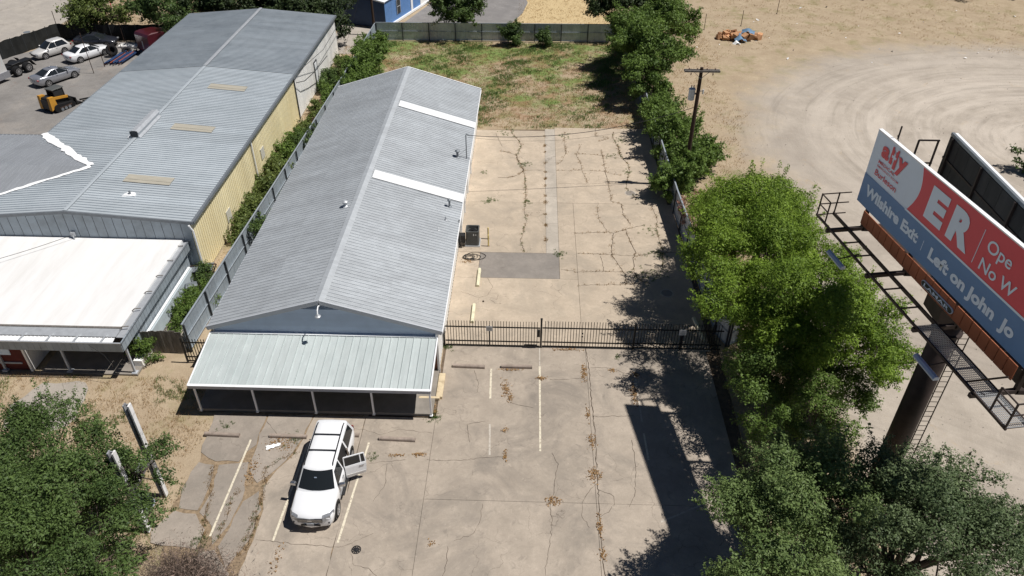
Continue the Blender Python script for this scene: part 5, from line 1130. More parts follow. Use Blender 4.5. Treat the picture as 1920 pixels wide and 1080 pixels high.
# skirt panels under the face, plaque
for i in range(21):
    u = .62 + i * .475; bp(MB().add([B(u, -3.46, -.05), B(u + .445, -3.46, -.05), B(u + .445, -4.08, -.05), B(u, -4.08, -.05), B(u, -3.46, -.08), B(u + .445, -3.46, -.08), B(u + .445, -4.08, -.08), B(u, -4.08, -.08)], [(3, 2, 1, 0), (4, 5, 6, 7), (0, 1, 5, 4), (1, 2, 6, 5), (2, 3, 7, 6), (3, 0, 4, 7)]), 'skirt_panel', 'bb_skirt')
bp(MB().add([B(.64, -3.49, -.085), B(10.55, -3.49, -.085), B(10.55, -4.06, -.085), B(.64, -4.06, -.085)], [(3, 2, 1, 0)]), 'skirt_backing', 'bb_back')
pl = []
for k in range(9): a = R(90 + 180 * k / 8); pl.append((5.42 + .13 * math.cos(a), -3.835 + .125 * math.sin(a)))
for k in range(9): a = R(-90 + 180 * k / 8); pl.append((7.12 + .13 * math.cos(a), -3.835 + .125 * math.sin(a)))
pq = bp(MB().add([B(u, v, .0) for u, v in pl] + [B(u, v, -.05) for u, v in pl], [tuple(range(18))] + [(i, (i + 1) % 18, 18 + (i + 1) % 18, 18 + i) for i in range(18)]), 'plaque', 'bb_white')
def onpl(o): o.parent = pq; o.matrix_parent_inverse = Matrix.Identity(4)
onpl(MB().add([B(6.27 + (u - 6.27) * .985, -3.835 + (v + 3.835) * .84, .008) for u, v in pl], [tuple(range(18))]).build('plaque_field', 'plaque_green'))
onpl(lettering('LAMAR', 5.48, 7.06, -3.90, .14, 'bb_white', .02, w_=.016))
# catwalk
CZ = 12.3 - 16.63
for w_, hh in ((1.26, .10), (.46, .15)): bp(MB().bar(B(-.7, CZ, w_), B(12.35, CZ, w_), .06, hh), 'catwalk_beam', 'steel_brown')
for u in (.5, 3.9, 7.3, 10.7): bp(MB().bar(B(u, CZ - .12, 1.36), B(u, CZ - .12, -.55), .14, .16), 'outrigger', 'steel_brown')
for u in (1.7, 2.7, 5.0, 6.2, 8.5, 9.6, 11.4): bp(MB().bar(B(u, CZ, 1.26), B(u, CZ, .46), .05, .05), 'cross_member', 'steel_brown')
gr = MB()
for i in range(12): gr.bar(B(7.3, CZ + .05, .5 + i * .065), B(12.35, CZ + .05, .5 + i * .065), .012, .02)
for i in range(54): gr.bar(B(7.3 + i * .095, CZ + .05, .47), B(7.3 + i * .095, CZ + .05, 1.25), .012, .02)
bp(gr, 'grating', 'galv')
for u in (-.65, 12.3):
    for z in (CZ, CZ + .55, CZ + 1.05): bp(MB().bar(B(u, z, 1.26), B(u, z, -.1), .04, .04), 'guard_rail', 'steel_brown')
    for w_ in (1.26, .46): bp(MB().bar(B(u, CZ, w_), B(u, CZ + 1.08, w_), .05), 'guard_post', 'steel_brown')
    s_ = 1 if u < 0 else -1
    bp(MB().bar(B(u + s_ * .75, CZ, 1.26), B(u + s_ * .75, CZ + 1.05, 1.26), .05), 'guard_post', 'steel_brown')
    for z in (CZ + .55, CZ + 1.05): bp(MB().bar(B(u, z, 1.26), B(u + s_ * .75, z, 1.26), .04), 'guard_rail', 'steel_brown')
bp(MB().bar(B(10.2, CZ, 1.26), B(11.0, CZ + .9, .6), .05), 'brace', 'steel_brown')
for u in (2.5, 9.1):
    lt = bp(MB().loft([[tuple(B(u + a, CZ - .25 + z, 1.88 + w_)) for w_, z in ((-.10, -.06), (.10, -.06), (.12, .02), (.05, .09), (-.05, .09), (-.12, .02))] for a in (-.62, -.58, .58, .62)]), 'floodlight', 'lamp_blue')
    bp(MB().bar(B(u, CZ - .22, 1.8), B(u, CZ - .05, .9), .04), 'lamp_arm', 'steel_brown')
# pole, ladder, top frame
bp(MB().lathe([(.50, 0), (.49, 6), (.48, 12.1)], (17.0, 24.2, 0), 28), 'pole', 'steel_brown').data.polygons.foreach_set('use_smooth', [True] * 58)
bp(MB().lathe([(.6, 0), (.6, .1)], (17.0, 24.2, 10.2), 24), 'pole_collar', 'steel_brown')
ld = MB(); lx, ly = 17.72, 24.05
for dx in (-.18, .2): ld.bar((lx + dx, ly, .8), (lx + dx, ly, 11.6), .035)
for i in range(36): ld.bar((lx - .18, ly, .9 + i * .3), (lx + .2, ly, .9 + i * .3), .02)
for z in (2, 4.4, 6.8, 9.2): ld.bar((lx - .18, ly, z), (17.3, 24.15, z), .03)
bp(ld, 'ladder', 'rust_brown')
bp(MB().bar((15.6, 29.0, 12.0), (17.3, 18.7, 12.0), .55, .6), 'torsion_beam', 'steel_brown')
bp(MB().box((16.8, 24.2, 11.5), (1.5, 1.3, .9)), 'saddle', 'steel_brown')
for u in (.5, 3.9, 7.3, 10.7):
    q = B(u, 0, -.3); bp(MB().bar((q.x, q.y, 12.1), (q.x, q.y, 16.5), .14), 'upright', 'steel_brown')
    bp(MB().bar((q.x, q.y, 12.15), (17.9, q.y, 12.15), .14, .18), 'tie_beam', 'steel_brown')
# reverse face: seen from behind
for i in range(12):
    y1 = 30.6 - i * .92; bp(MB().box((18.02, y1 - .46, 14.0), (.06, .90, 3.5)), 'back_panel', 'bb_back')
for y in (30.2, 27.6, 24.9, 22.2): bp(MB().box((17.92, y, 13.8), (.10, .10, 4.0)), 'back_upright', 'steel_brown')
for z in (12.6, 13.7, 14.8): bp(MB().box((17.96, 25.1, z), (.05, 10.9, .08)), 'back_stringer', 'steel_brown')
bp(MB().box((18.04, 25.1, 15.86), (.12, 11.0, .14)), 'back_top_trim', 'galv_dark'); bp(MB().box((18.16, 25.1, 15.83), (.14, 10.9, .18)), 'back_poster_edge', 'white_trim')
for x in (17.0, 17.85):
    bp(MB().bar((x, 31.1, 12.0), (x, 31.1, 15.3), .07), 'cage_post', 'steel_brown')
for z in (12.1, 13.0, 14.2, 15.3): bp(MB().bar((17.0, 31.1, z), (17.9, 31.1, z), .06), 'cage_rail', 'steel_brown')
for z in (12.2,): bp(MB().bar((17.0, 31.1, z), (17.0, 19.8, z), .06), 'rear_catwalk_beam', 'steel_brown')
bp(MB().tube([B(.9, .15, -.25), (17.0, 31.0, 13.0)], .02, 5), 'cable', 'wire'); bp(MB().tube([(17.0, 31.0, 13.1), (17.2, 28, 12.9), (17.3, 23, 12.8)], .018, 5), 'cable', 'wire')

# ================================================================== utility pole and wires
up = thing('utility_pole', 'dark timber utility pole with double crossarm and grey transformer', 'utility pole', (12.32, 54.45, 0))
MB().tube([(0, 0, 0), (0, 0, 9.75)], [.19, .125], 12).build('pole', 'wood_pole', up)
for y in (-.13, .13): MB().box((.05, y, 9.5), (2.6, .09, .14)).build('crossarm', 'wood_grey', up)
for s_ in (-1, 1):
    MB().bar((s_ * .55, -.15, 9.45), (0, -.15, 8.95), .05, .02).build('brace', 'galv_dark', up)
    for x in (.35, .95): MB().lathe([(.02, 0), (.05, .04), (.05, .1), (.03, .14)], (s_ * x + .05, 0, 9.58), 8).build('insulator', 'insulator', up)
    MB().lathe([(.03, 0), (.05, .1), (.02, .2)], (s_ * .8 + .05, -.13, 9.2), 8).build('hanging_insulator', 'insulator', up)
tf = MB().lathe([(.22, 0), (.24, .05), (.24, .78), (.26, .80), (.26, .86), (.18, .93)], (-.43, .15, 7.2), 16).build('transformer', 'transformer', up)
for x in (-.5, -.33): MB().lathe([(.03, 0), (.06, .05), (.03, .1), (.06, .15), (.02, .26)], (x, .15, 8.1), 8).build('bushing', 'insulator', tf)
MB().box((-.2, .1, 7.7), (.2, .1, .1)).build('hanger', 'galv_dark', up)
MB().lathe([(.05, 0), (.06, .15), (.05, .35)], (.38, .05, 7.7), 8).build('fuse_cutout', 'transformer', up); MB().bar((0, .05, 7.9), (.38, .05, 7.95), .05).build('cutout_arm', 'galv_dark', up)
def wire(pts, r, label, parent=None, sag=0.0):
    a, b = Vector(pts[0]), Vector(pts[-1])
    if len(pts) == 2: pts = [a.lerp(b, t_) - Vector((0, 0, sag * 4 * t_ * (1 - t_))) for t_ in np.linspace(0, 1, 22)]
    return MB().tube(pts, r, 5).build('overhead_wire', 'wire', label=label, category='wire')
wire([(12.25, 54.4, 6.7), (-4.85, 52.4, 5.05)], .022, 'black service wire from the timber pole to the roof mast', sag=.95)
wire([(12.25, 54.5, 6.2), (-4.85, 52.3, 4.95)], .008, 'thin second wire below the black service wire', sag=1.1)
wire([(-21.6, 66.2, 4.2), (-20.6, 73, 4.1), (-20.4, 80, 4.6), (-19.0, 93, 7.5)], .022, 'dark wire running along the cream hall wall to the far corner')
wire([(-21.55, 66.0, 3.5), (-21.2, 67.5, 3.1), (-20.9, 70, 3.0), (-20.3, 73, 3.5)], .035, 'twisted cable loop hanging on the cream hall wall')
wire([(-29.5, 40.5, 3.3), (-38, 33.6, 3.9)], .015, 'thin overhead wire crossing above the bright white flat roof', sag=.35)
wire([(-24.0, 30.72, 2.55), (-23.2, 30.5, 2.0), (-22.9, 30.4, 1.3)], .012, 'pale loose cable hanging from the shop fascia')
fp = thing('timber_pole', 'plain dark timber pole rising by the blue building corner', 'utility pole', (-18.9, 89.9, 0)); MB().tube([(0, 0, 0), (0, 0, 8.5)], [.16, .11], 10).build('shaft', 'wood_pole', fp); MB().box((0, -.12, 6.5), (.1, .04, .6)).build('plate', 'galv_dark', fp)
wire([(-18.9, 89.9, 7.5), (-21.6, 86.5, 0.1)], .012, 'pale guy wire slanting down from the plain timber pole')

# ================================================================== debris pile, stakes
r_ = random.Random(21); boxm = [MB().box((0, 0, 0), (a, b, c)).mesh('box') for a, b, c in ((.7, .5, .42), (.85, .55, .45), (.55, .55, .5))]
for m in boxm: m.materials.append(MAT['cardboard'])
k = 0
for i in range(46):
    a = r_.random(); x = 21.8 + 5.0 * a + r_.uniform(-.3, .3); y = 90.3 + r_.uniform(-.8, .8); lay = r_.choice((0, 0, 1)) if .12 < a < .9 else 0
    o = share('block', r_.choice(boxm), None, (x, y, .15 + .36 * lay), r_.uniform(0, 3), label='tan block tumbled in the debris heap on the dry grass', category='block', group='tan blocks in the debris heap'); o.rotation_euler = (r_.uniform(-.4, .4), r_.uniform(-.4, .4), r_.uniform(0, 3))
def crumple(name, label, loc, sx, sy, mat, rz, seed):
    r2 = random.Random(seed); V = [(-sx / 2 + sx * i / 6, -sy / 2 + sy * j / 4, .55 - .35 * abs(i - 3) / 3 + r2.uniform(-.08, .08)) for i in range(7) for j in range(5)]
    o = MB().add(V, [(i * 5 + j, i * 5 + 5 + j, i * 5 + 6 + j, i * 5 + 1 + j) for i in range(6) for j in range(4)]).build(name, mat, label=label, category='sheet', smooth=True); o.location = loc; o.rotation_euler = (.25, 0, rz)
crumple('metal_sheet', 'grey-blue corrugated sheet draped over the front of the debris heap', (24.1, 89.5, .1), 1.4, 1.5, 'tarp_blue', .1, 1); crumple('metal_sheet', 'blue sheet on top of the debris heap', (25.2, 90.4, .5), 1.5, .8, 'tarp_blue', -.3, 2); crumple('plastic_sheet', 'small white plastic sheet before the debris heap', (23.6, 88.6, -.3), .9, .5, 'paper_white', .3, 3)
for x, y, h, lb in ((20.66, 93.4, 1.9, 'thin rusty stake left of the debris heap'), (25.45, 95.0, 1.9, 'thin rusty stake behind the debris heap'), (31.1, 100.1, 1.9, 'thin rusty stake far right of the debris heap'), (17.6, 90.4, 2.2, 'thin rusty stake beside the tall tree row')):
    p = thing('stake', lb, 'post', (x, y, -.05), group='thin stakes on the dry field'); MB().tube([(0, 0, 0), (.03, .02, h)], .035, 6).build('shaft', 'rust_brown', p); MB().box((0, 0, .02), (.12, .12, .06)).build('foot', 'rust_brown', p)

# ================================================================== trees and plants
def norm(a): return a / np.maximum(1e-9, np.linalg.norm(a, axis=-1, keepdims=True))
def leaves(P_, N_, size, g_, aspect=.5):
    n = len(P_); t_ = norm(np.cross(N_, g_.normal(size=(n, 3)))); b = np.cross(N_, t_); s_ = size * np.clip(g_.lognormal(-.05, .38, (n, 1)), .4, 2.0)
    c = N_ * s_ * .12
    return np.stack([P_ - t_ * s_ * .5, P_ + b * s_ * aspect * .5 + c, P_ + t_ * s_ * .5, P_ - b * s_ * aspect * .5 + c], 1)
def tree(name, label, lobes, base, mat, leaf=.14, dens=230, cl=.42, seed=0, trunk=.2, group=None, category='tree', flat_=.85, limbs=True, ground=0.0, shoot=.35, full=4.6, up=.25):
    """lobes -> leafy boughs on each lobe -> leaves on each bough, plus loose shoots; trunk and limbs reach every bough"""
    g_ = np.random.default_rng(seed); root = thing(name, label, category, (*base, ground), group=group)
    b3 = np.array([*base, ground]); PP = []; NN = []; TT = []; limb = MB(); tops = []
    for cx, cy, cz, rr in lobes:
        c = np.array([cx, cy, cz]); ns = int(np.clip(full * rr ** 1.6, 9, 30))
        d = norm(g_.normal(size=(ns, 3)) + np.array([0, 0, up])); sr = rr * g_.uniform(.24, .46, ns) * (1.2 if rr < 1.3 else 1.0)
        C = c + d * (rr * g_.uniform(.55, 1.02, ns))[:, None] * np.array([1.08, 1.08, flat_])
        keep = C[:, 2] > ground + .15; C, d, sr = C[keep], d[keep], sr[keep]; tops.append((c, C))
        for Ck, dk, rk in zip(C, d, sr):
            n = max(20, int(4 * math.pi * rk * rk * dens * .42)); e = norm(g_.normal(size=(n, 3)) + np.array([0, 0, .2]))
            lump = 1 + .22 * np.sin(e[:, 0] * 5 + g_.uniform(0, 6)) * np.sin(e[:, 1] * 5 + g_.uniform(0, 6))
            P_ = Ck + e * (rk * (.45 + .6 * g_.random(n) ** .6) * lump)[:, None] * np.array([1.1, 1.1, .72]) + g_.normal(0, .05, (n, 3))
            N_ = norm(e * .7 + np.array([0, 0, .45]) + g_.normal(0, .45, (n, 3))); tone = g_.normal(.5, .13) + g_.normal(0, .2, n)
            PP.append(P_); NN.append(N_); TT.append(tone)
            for q in range(1 + int(shoot * 4)):                      # shoots that break the outline
                sd = norm(dk + g_.normal(0, .55, 3) + np.array([0, 0, .3])); L = rk * g_.uniform(1.0, 1.0 + 1.3 * shoot); m = int(10 + 55 * L * min(1, .14 / leaf))
                t_ = g_.random(m) ** .8; P_ = Ck + sd * (rk * .5 + t_ * L)[:, None] + g_.normal(0, leaf * .55, (m, 3)); PP.append(P_); NN.append(norm(np.array([0, 0, .6]) + g_.normal(0, .6, (m, 3)))); TT.append(g_.normal(.6, .2, m))
    P_ = np.concatenate(PP); N_ = np.concatenate(NN); T_ = np.concatenate(TT); ok = P_[:, 2] > ground + .03
    P_ = P_[ok] - b3; N_ = N_[ok]; T_ = T_[ok]
    obj('crown', quads_mesh('crown', leaves(P_, N_, leaf, g_), mat, T_), None, root)
    cen = np.mean([l[:3] for l in lobes], axis=0) - b3; fork = np.array([cen[0] * .25, cen[1] * .25, .35 * max(.6, cen[2])])
    limb.tube([(0, 0, -.1), tuple(fork * .5 + g_.normal(0, .04, 3)), tuple(fork)], [trunk * 1.25, trunk, trunk * .9], 9)
    for c, C in tops:
        q = c - b3; q[2] = max(.1, q[2] - .55 * max(c_[2] - c[2] for c_ in C)); m_ = fork * .5 + q * .5 + g_.normal(0, .2, 3); m_[2] -= .2
        limb.tube([tuple(fork * .9), tuple(m_), tuple(q)], [trunk * .65, trunk * .45, trunk * .25], 7)
        if limbs:
            for Ck in C:
                e = Ck - b3; mm = q * .45 + e * .55 + g_.normal(0, .12, 3); limb.tube([tuple(q * .97 + m_ * .03), tuple(mm), tuple(e)], [trunk * .16, trunk * .10, trunk * .04], 5, False)
    limb.build('trunk', 'bark', root, smooth=True)
    return root
A = [(-21.3, 22.0, 4.0, 2.1), (-18.7, 21.5, 4.0, 1.8), (-16.9, 21.2, 3.9, 1.3), (-20.0, 18.9, 4.8, 2.3), (-17.5, 18.7, 3.8, 1.8), (-18.8, 16.2, 4.4, 2.2), (-16.6, 16.7, 3.6, 1.3), (-23.4, 23.0, 3.6, 1.5), (-23.3, 19.5, 4.2, 2.2)]
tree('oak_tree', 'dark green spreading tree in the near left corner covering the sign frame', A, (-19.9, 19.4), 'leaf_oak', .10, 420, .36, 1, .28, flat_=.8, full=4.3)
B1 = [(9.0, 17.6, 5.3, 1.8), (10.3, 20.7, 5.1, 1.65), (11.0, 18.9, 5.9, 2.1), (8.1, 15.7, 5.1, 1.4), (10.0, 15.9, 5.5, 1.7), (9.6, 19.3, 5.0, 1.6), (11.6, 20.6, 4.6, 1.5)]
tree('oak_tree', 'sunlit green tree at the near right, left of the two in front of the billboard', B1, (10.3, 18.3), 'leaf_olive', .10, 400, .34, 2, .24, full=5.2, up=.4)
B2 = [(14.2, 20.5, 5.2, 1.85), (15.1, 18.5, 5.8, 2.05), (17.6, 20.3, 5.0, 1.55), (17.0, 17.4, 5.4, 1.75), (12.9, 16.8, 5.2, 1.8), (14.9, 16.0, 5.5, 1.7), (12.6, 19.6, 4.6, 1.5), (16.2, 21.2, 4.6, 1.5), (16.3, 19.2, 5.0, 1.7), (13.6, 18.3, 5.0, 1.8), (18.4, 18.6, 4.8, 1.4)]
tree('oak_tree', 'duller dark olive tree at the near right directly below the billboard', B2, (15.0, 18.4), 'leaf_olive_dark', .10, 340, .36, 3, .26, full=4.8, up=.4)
C1 = [(12.3, 40.1, 5.8, 2.45), (14.7, 41.0, 5.9, 2.3), (10.7, 34.9, 5.8, 1.95), (13.4, 35.8, 6.3, 2.4), (15.9, 38.5, 5.6, 1.8), (12.0, 37.6, 6.0, 2.2), (13.8, 38.4, 6.2, 2.3), (13.3, 43.8, 3.8, 1.8), (12.5, 46.4, 2.6, 1.5)]
tree('elm_tree', 'bright green tree behind the right fence, farthest of the bright clump', C1, (13.4, 38.2), 'leaf_bright', .10, 470, .38, 4, .25, group='bright green trees right of the gate')
C2 = [(13.5, 31.6, 6.0, 2.45), (15.0, 29.2, 6.0, 2.3), (12.9, 30.1, 4.4, 2.0), (17.0, 30.8, 5.6, 1.6), (16.6, 27.7, 5.6, 1.3), (16.0, 33.0, 5.8, 1.75), (17.5, 31.8, 5.2, 1.6), (17.3, 29.2, 5.4, 1.6), (16.6, 35.2, 5.4, 1.6), (12.3, 30.4, 5.2, 1.9), (10.9, 31.2, 5.6, 1.7)]
tree('elm_tree', 'bright green tree in the middle of the clump beside the catwalk', C2, (14.2, 30.2), 'leaf_bright', .10, 470, .38, 5, .25, group='bright green trees right of the gate')
C3 = [(11.6, 27.7, 3.8, 1.75), (14.6, 28.8, 2.7, 2.0), (16.6, 29.0, 2.5, 1.5), (11.6, 25.4, 3.4, 1.5), (14.2, 26.3, 2.4, 1.7)]
tree('elm_tree', 'low green tree nearest the pole base in the bright clump', C3, (14.0, 27.6), 'leaf_mid', .10, 430, .38, 6, .2, group='bright green trees right of the gate')
tree('elm_tree', 'tall dense green tree at the far end of the right fence', [(10.7, 79.8, 3.9, 2.5), (12.0, 73.0, 3.8, 2.5), (13.8, 83.5, 3.9, 2.6), (10.6, 70.2, 3.4, 2.1), (11.0, 76, 4.2, 2.4)], (12.3, 77), 'leaf_mid', .20, 170, .6, 7, .3)
tree('elm_tree', 'dark tree top behind the far right end of the sheet fence', [(8.0, 90.5, 3.6, 2.1), (10.8, 90.5, 4.2, 2.4), (13.5, 92, 3.8, 2.4)], (10.5, 91.2), 'leaf_dark', .22, 140, .6, 8, .3)
tree('elm_tree', 'rounded green tree joining the right fence row near the debris heap', [(15.4, 88.0, 3.4, 2.0), (16.6, 85.6, 3.0, 1.8), (14.6, 90.5, 3.8, 2.2)], (15.4, 87.8), 'leaf_mid', .22, 140, .6, 9, .25)
for i, (x, y, z, r2, lb) in enumerate(((12.0, 68.9, 1.7, 1.45, 'green shrub at the far end of the hedge row left of the timber pole'), (11.9, 64.1, 1.8, 1.75, 'green shrub behind the timber pole, second from the far end'), (12.7, 59.8, 1.9, 1.95, 'green shrub just beyond the timber pole foot'), (13.4, 55.6, 1.8, 1.8, 'green shrub hiding the timber pole foot'), (11.5, 53.0, 1.6, 1.5, 'green shrub overhanging the fence before the timber pole'), (14.3, 57.0, 1.5, 1.4, 'outer green shrub right of the timber pole'))):
    tree('shrub', lb, [(x - .4, y, z, r2), (x + .2, y + .9, z * .8, r2 * .7), (x - .7, y - .8, z * .85, r2 * .7)], (x, y), 'leaf_mid', .17, 230, .5, 20 + i, .07, 'shrubs along the right fence', 'shrub', .9, shoot=.7)
tree('shrub', 'dry pinkish shrub hanging over the right fence', [(11.9, 48.3, 1.7, .8), (11.5, 47.4, 1.5, .7)], (12.1, 48.2), 'leaf_pink', .12, 140, .35, 30, .05, None, 'shrub')
tree('elm_tree', 'rounded leafy tree beside the road at the far left', [(-51.4, 89.0, 2.9, 2.5), (-53.0, 89.0, 2.7, 1.9), (-49.3, 88.8, 2.8, 1.9)], (-51.3, 89.0), 'leaf_vine', .25, 80, .55, 31, .2)
tree('elm_tree', 'dark tree overhanging the far left corner of the hall roof', [(-42.0, 86.0, 3.6, 2.3), (-39.2, 84.6, 3.6, 1.9), (-44.6, 88.3, 3.6, 1.9)], (-41.8, 86.8), 'leaf_oak', .25, 85, .6, 32, .25, 'trees behind the hall')
tree('elm_tree', 'dark tree behind the middle of the hall roof ridge', [(-36.4, 88.5, 4.2, 2.6), (-33.4, 89.2, 4.2, 2.6), (-38.6, 87.6, 4.0, 2.2), (-31.3, 89.0, 4.0, 2.2)], (-35, 89), 'leaf_dark', .26, 80, .6, 33, .25, 'trees behind the hall')
tree('elm_tree', 'dark tree behind the right end of the hall roof by the alley', [(-26.8, 87.6, 3.8, 2.7), (-23.4, 86.9, 3.6, 2.4), (-29.4, 88.6, 4.0, 2.3), (-21.9, 85.7, 2.6, 1.5)], (-25.5, 87.6), 'leaf_dark', .26, 85, .6, 34, .25, 'trees behind the hall')
tree('elm_tree', 'single dark tree rising behind the far fence', [(-9.0, 90.4, 3.4, 2.4), (-10.4, 89.6, 3.0, 1.7), (-7.4, 89.8, 3.0, 1.7), (-9, 89.2, 4.2, 1.6)], (-9.0, 90.2), 'leaf_oak', .24, 70, .55, 35, .16, shoot=.8)
tree('shrub', 'taller dark shrub standing before the far fence', [(-2.4, 87.0, 1.4, 1.0), (-2.4, 87.0, .8, .9), (-2.2, 87.1, 2.1, .6)], (-2.4, 87.0), 'leaf_oak', .16, 320, .4, 36, .06, 'shrubs before the far fence', 'shrub')
tree('shrub', 'shorter dark shrub standing before the far fence', [(1.05, 86.8, 1.0, .85), (1.1, 86.8, .6, .75)], (1.05, 86.8), 'leaf_oak', .16, 320, .4, 37, .05, 'shrubs before the far fence', 'shrub')
for i, (x, y, z, r2, lb) in enumerate(((-17.8, 84.4, 1.0, 1.15, 'leafy shrub in the far corner of the left fence'), (-17.9, 81.4, 1.2, 1.4, 'leafy shrub on the left fence, second from the far corner'), (-17.8, 78.0, 1.3, 1.5, 'leafy shrub on the left fence, third from the far corner'), (-17.9, 74.6, 1.3, 1.5, 'leafy shrub on the left fence, fourth from the far corner'), (-17.6, 71.3, 1.1, 1.3, 'leafy shrub nearest the rear of the long building'))):
    tree('shrub', lb, [(x, y, z, r2), (x + .5, y - .9, z * .7, r2 * .75), (x + .2, y + .9, z * .8, r2 * .7)], (x, y), 'leaf_mid', .18, 230, .48, 40 + i, .05, 'shrubs grown over the left fence', 'shrub', .9)
for i, (x, y, z, r2, m_, lb) in enumerate(((-20.6, 46.0, .6, 1.0, 'leaf_vine', 'leafy vine bank nearest the rusty bed frame'), (-20.6, 48.6, .7, 1.1, 'leaf_vine', 'leafy vine bank below the second wall patch'), (-20.5, 51.3, .7, 1.15, 'leaf_vine', 'leafy vine bank before the white downpipe'), (-20.4, 54.0, .8, 1.2, 'leaf_vine', 'leafy vine bank just past the white downpipe'), (-20.3, 56.8, .8, 1.15, 'leaf_mid', 'leafy vine bank halfway along the yellow wall'), (-20.2, 59.5, .7, 1.05, 'leaf_mid', 'leafy vine bank before the end of the yellow wall'), (-20.3, 62.4, .6, .95, 'leaf_vine', 'leafy vine bank below the end of the yellow wall'), (-20.3, 67.2, .5, .8, 'leaf_vine', 'low weeds at the start of the cream wall'), (-20.2, 70.6, .7, 1.0, 'leaf_mid', 'bushy weeds below the cable loop'), (-20.6, 73.4, 1.0, 1.0, 'leaf_oak', 'dark shrub at the hall side doorway'), (-20.3, 78.0, .7, 1.1, 'leaf_vine', 'yellowish weeds beside the far end of the hall'))):
    tree('vine_bank', lb, [(x, y, z * .85, r2 * .85), (x - .4, y + 1.2, z * .7, r2 * .7), (x + .1, y - 1.1, z * .6, r2 * .7)], (x, y), m_, .16, 300, .4, 60 + i, .03, 'weeds between the hall and the left fence', 'shrub', .8, limbs=False)
tree('shrub', 'rounded green shrub beside the shop side path', [(-21.2, 37.0, .6, .85), (-20.9, 36.0, .5, .75), (-21.5, 35.4, .45, .6), (-20.8, 38.0, .5, .7), (-21.3, 36.2, .6, .8), (-20.8, 37.2, .7, .8)], (-21.2, 36.6), 'leaf_mid', .10, 420, .28, 80, .04, None, 'shrub')
tree('shrub', 'dark shrub growing through the rusty bed frame', [(-21.7, 40.2, .6, .7), (-21.3, 39.7, .5, .5)], (-21.6, 40.1), 'leaf_oak', .10, 420, .28, 81, .04, None, 'shrub')
tree('shrub', 'bright sapling in front of the board fence', [(-22.3, 32.6, .9, .6), (-22.0, 32.5, .5, .5), (-22.5, 32.4, 1.3, .35)], (-22.2, 32.5), 'leaf_mid', .10, 420, .26, 82, .04, None, 'shrub')
tree('shrub', 'creeper trailing over the left fence near the roof edge', [(-19.3, 44.2, 1.5, .6), (-19.2, 45.6, 1.3, .5), (-19.0, 58.5, 1.4, .9), (-18.9, 61, 1.3, .9)], (-19.3, 44.5), 'leaf_oak', .13, 170, .3, 83, .03, None, 'shrub', limbs=False)
for i, x in enumerate(range(22, 76, 6)):
    tree('hedge_tree', 'dark tree in the distant line beyond the pale turning circle', [(x, 112 + (i % 2), 3.0, 3.2), (x + 2.5, 111, 2.4, 2.6)], (x, 111.5), 'leaf_dark', .34, 40, .7, 90 + i, .2, 'far line of dark trees', limbs=False)
tree('shrub', 'small green shrub at the right edge of the pale turning circle', [(41.2, 58.2, .9, 1.0), (41.9, 57.2, .7, .9)], (41.4, 58), 'leaf_oak', .2, 120, .4, 110, .05, None, 'shrub')

# dead bush at the near edge
g_ = np.random.default_rng(5); db = thing('dead_bush', 'leafless grey-brown bush at the near edge beside the drive', 'bush', (-14.4, 18.2, 0))
stems = MB()
for i in range(150):
    a = g_.uniform(0, 6.28); t_ = g_.uniform(.15, 1); b = np.array([g_.normal(0, .3), g_.normal(0, .2), 0]); e = np.array([math.cos(a) * 1.9 * t_, math.sin(a) * 1.35 * t_, g_.uniform(.5, 1.7)]); m_ = b * .5 + e * .5 + g_.normal(0, .15, 3); m_[2] = abs(m_[2]) + .1
    stems.tube([tuple(b), tuple(m_), tuple(e)], [.022, .014, .004], 4, False)
    for k in range(3):
        e2 = e + g_.normal(0, .28, 3); e2[2] = abs(e2[2]); stems.tube([tuple(m_ * .4 + e * .6), tuple(e2)], [.009, .003], 3, False)
stems.build('stems', 'bark', db)
n = 15000; P_ = np.stack([g_.normal(0, .95, n), g_.normal(0, .65, n), np.abs(g_.normal(.75, .42, n))], 1)
obj('twigs', quads_mesh('twigs', leaves(P_, norm(g_.normal(size=(n, 3))), .13, g_, .13), 'twig_dead', g_.random(n)), None, db)

# ------------------------------------------------------------------ grass, weeds and leaf litter
def blades(C, nb, h, spread, g_, wd=.02):
    """C: (N,2) tuft centres"""
    N = len(C); idx = np.repeat(np.arange(N), nb); n = len(idx); a = g_.uniform(0, 6.28, n); hh = h[idx] * g_.uniform(.5, 1.2, n) if hasattr(h, '__len__') else h * g_.uniform(.5, 1.2, n)
    sp_ = spread[idx] if hasattr(spread, '__len__') else spread
    b = np.stack([C[idx, 0] + g_.normal(0, .5, n) * sp_, C[idx, 1] + g_.normal(0, .5, n) * sp_, np.full(n, -.05)], 1)
    d = np.stack([np.cos(a), np.sin(a)], 1) * g_.uniform(.2, .9, (n, 1)) * hh[:, None]
    s_ = np.stack([-np.sin(a), np.cos(a), np.zeros(n)], 1) * wd
    mid = b + np.stack([d[:, 0] * .4, d[:, 1] * .4, hh * .65 + .05], 1); tip = b + np.stack([d[:, 0], d[:, 1], hh + .05], 1)
    return np.stack([b - s_, b + s_, mid + s_ * .6, tip], 1)
def vnoise(x, y, f, seed):
    r2 = np.random.default_rng(seed); v = np.zeros_like(x)
    for k in range(5):
        a = r2.uniform(0, 6.28); ff = f * (1 + .7 * k); v += np.sin((x * math.cos(a) + y * math.sin(a)) * ff + r2.uniform(0, 6.28)) / (1 + .4 * k)
    return v
g_ = np.random.default_rng(77)
x = g_.uniform(-18, 10.2, 36000); y = g_.uniform(64.8, 87.8, 36000); v = vnoise(x, y, .7, 4) + .6 * vnoise(x, y, 2.1, 8) + .04 * (y - 75); ok = g_.random(len(x)) < np.clip(.16 + .22 * v - .03 * (x > 0), .04, .6)
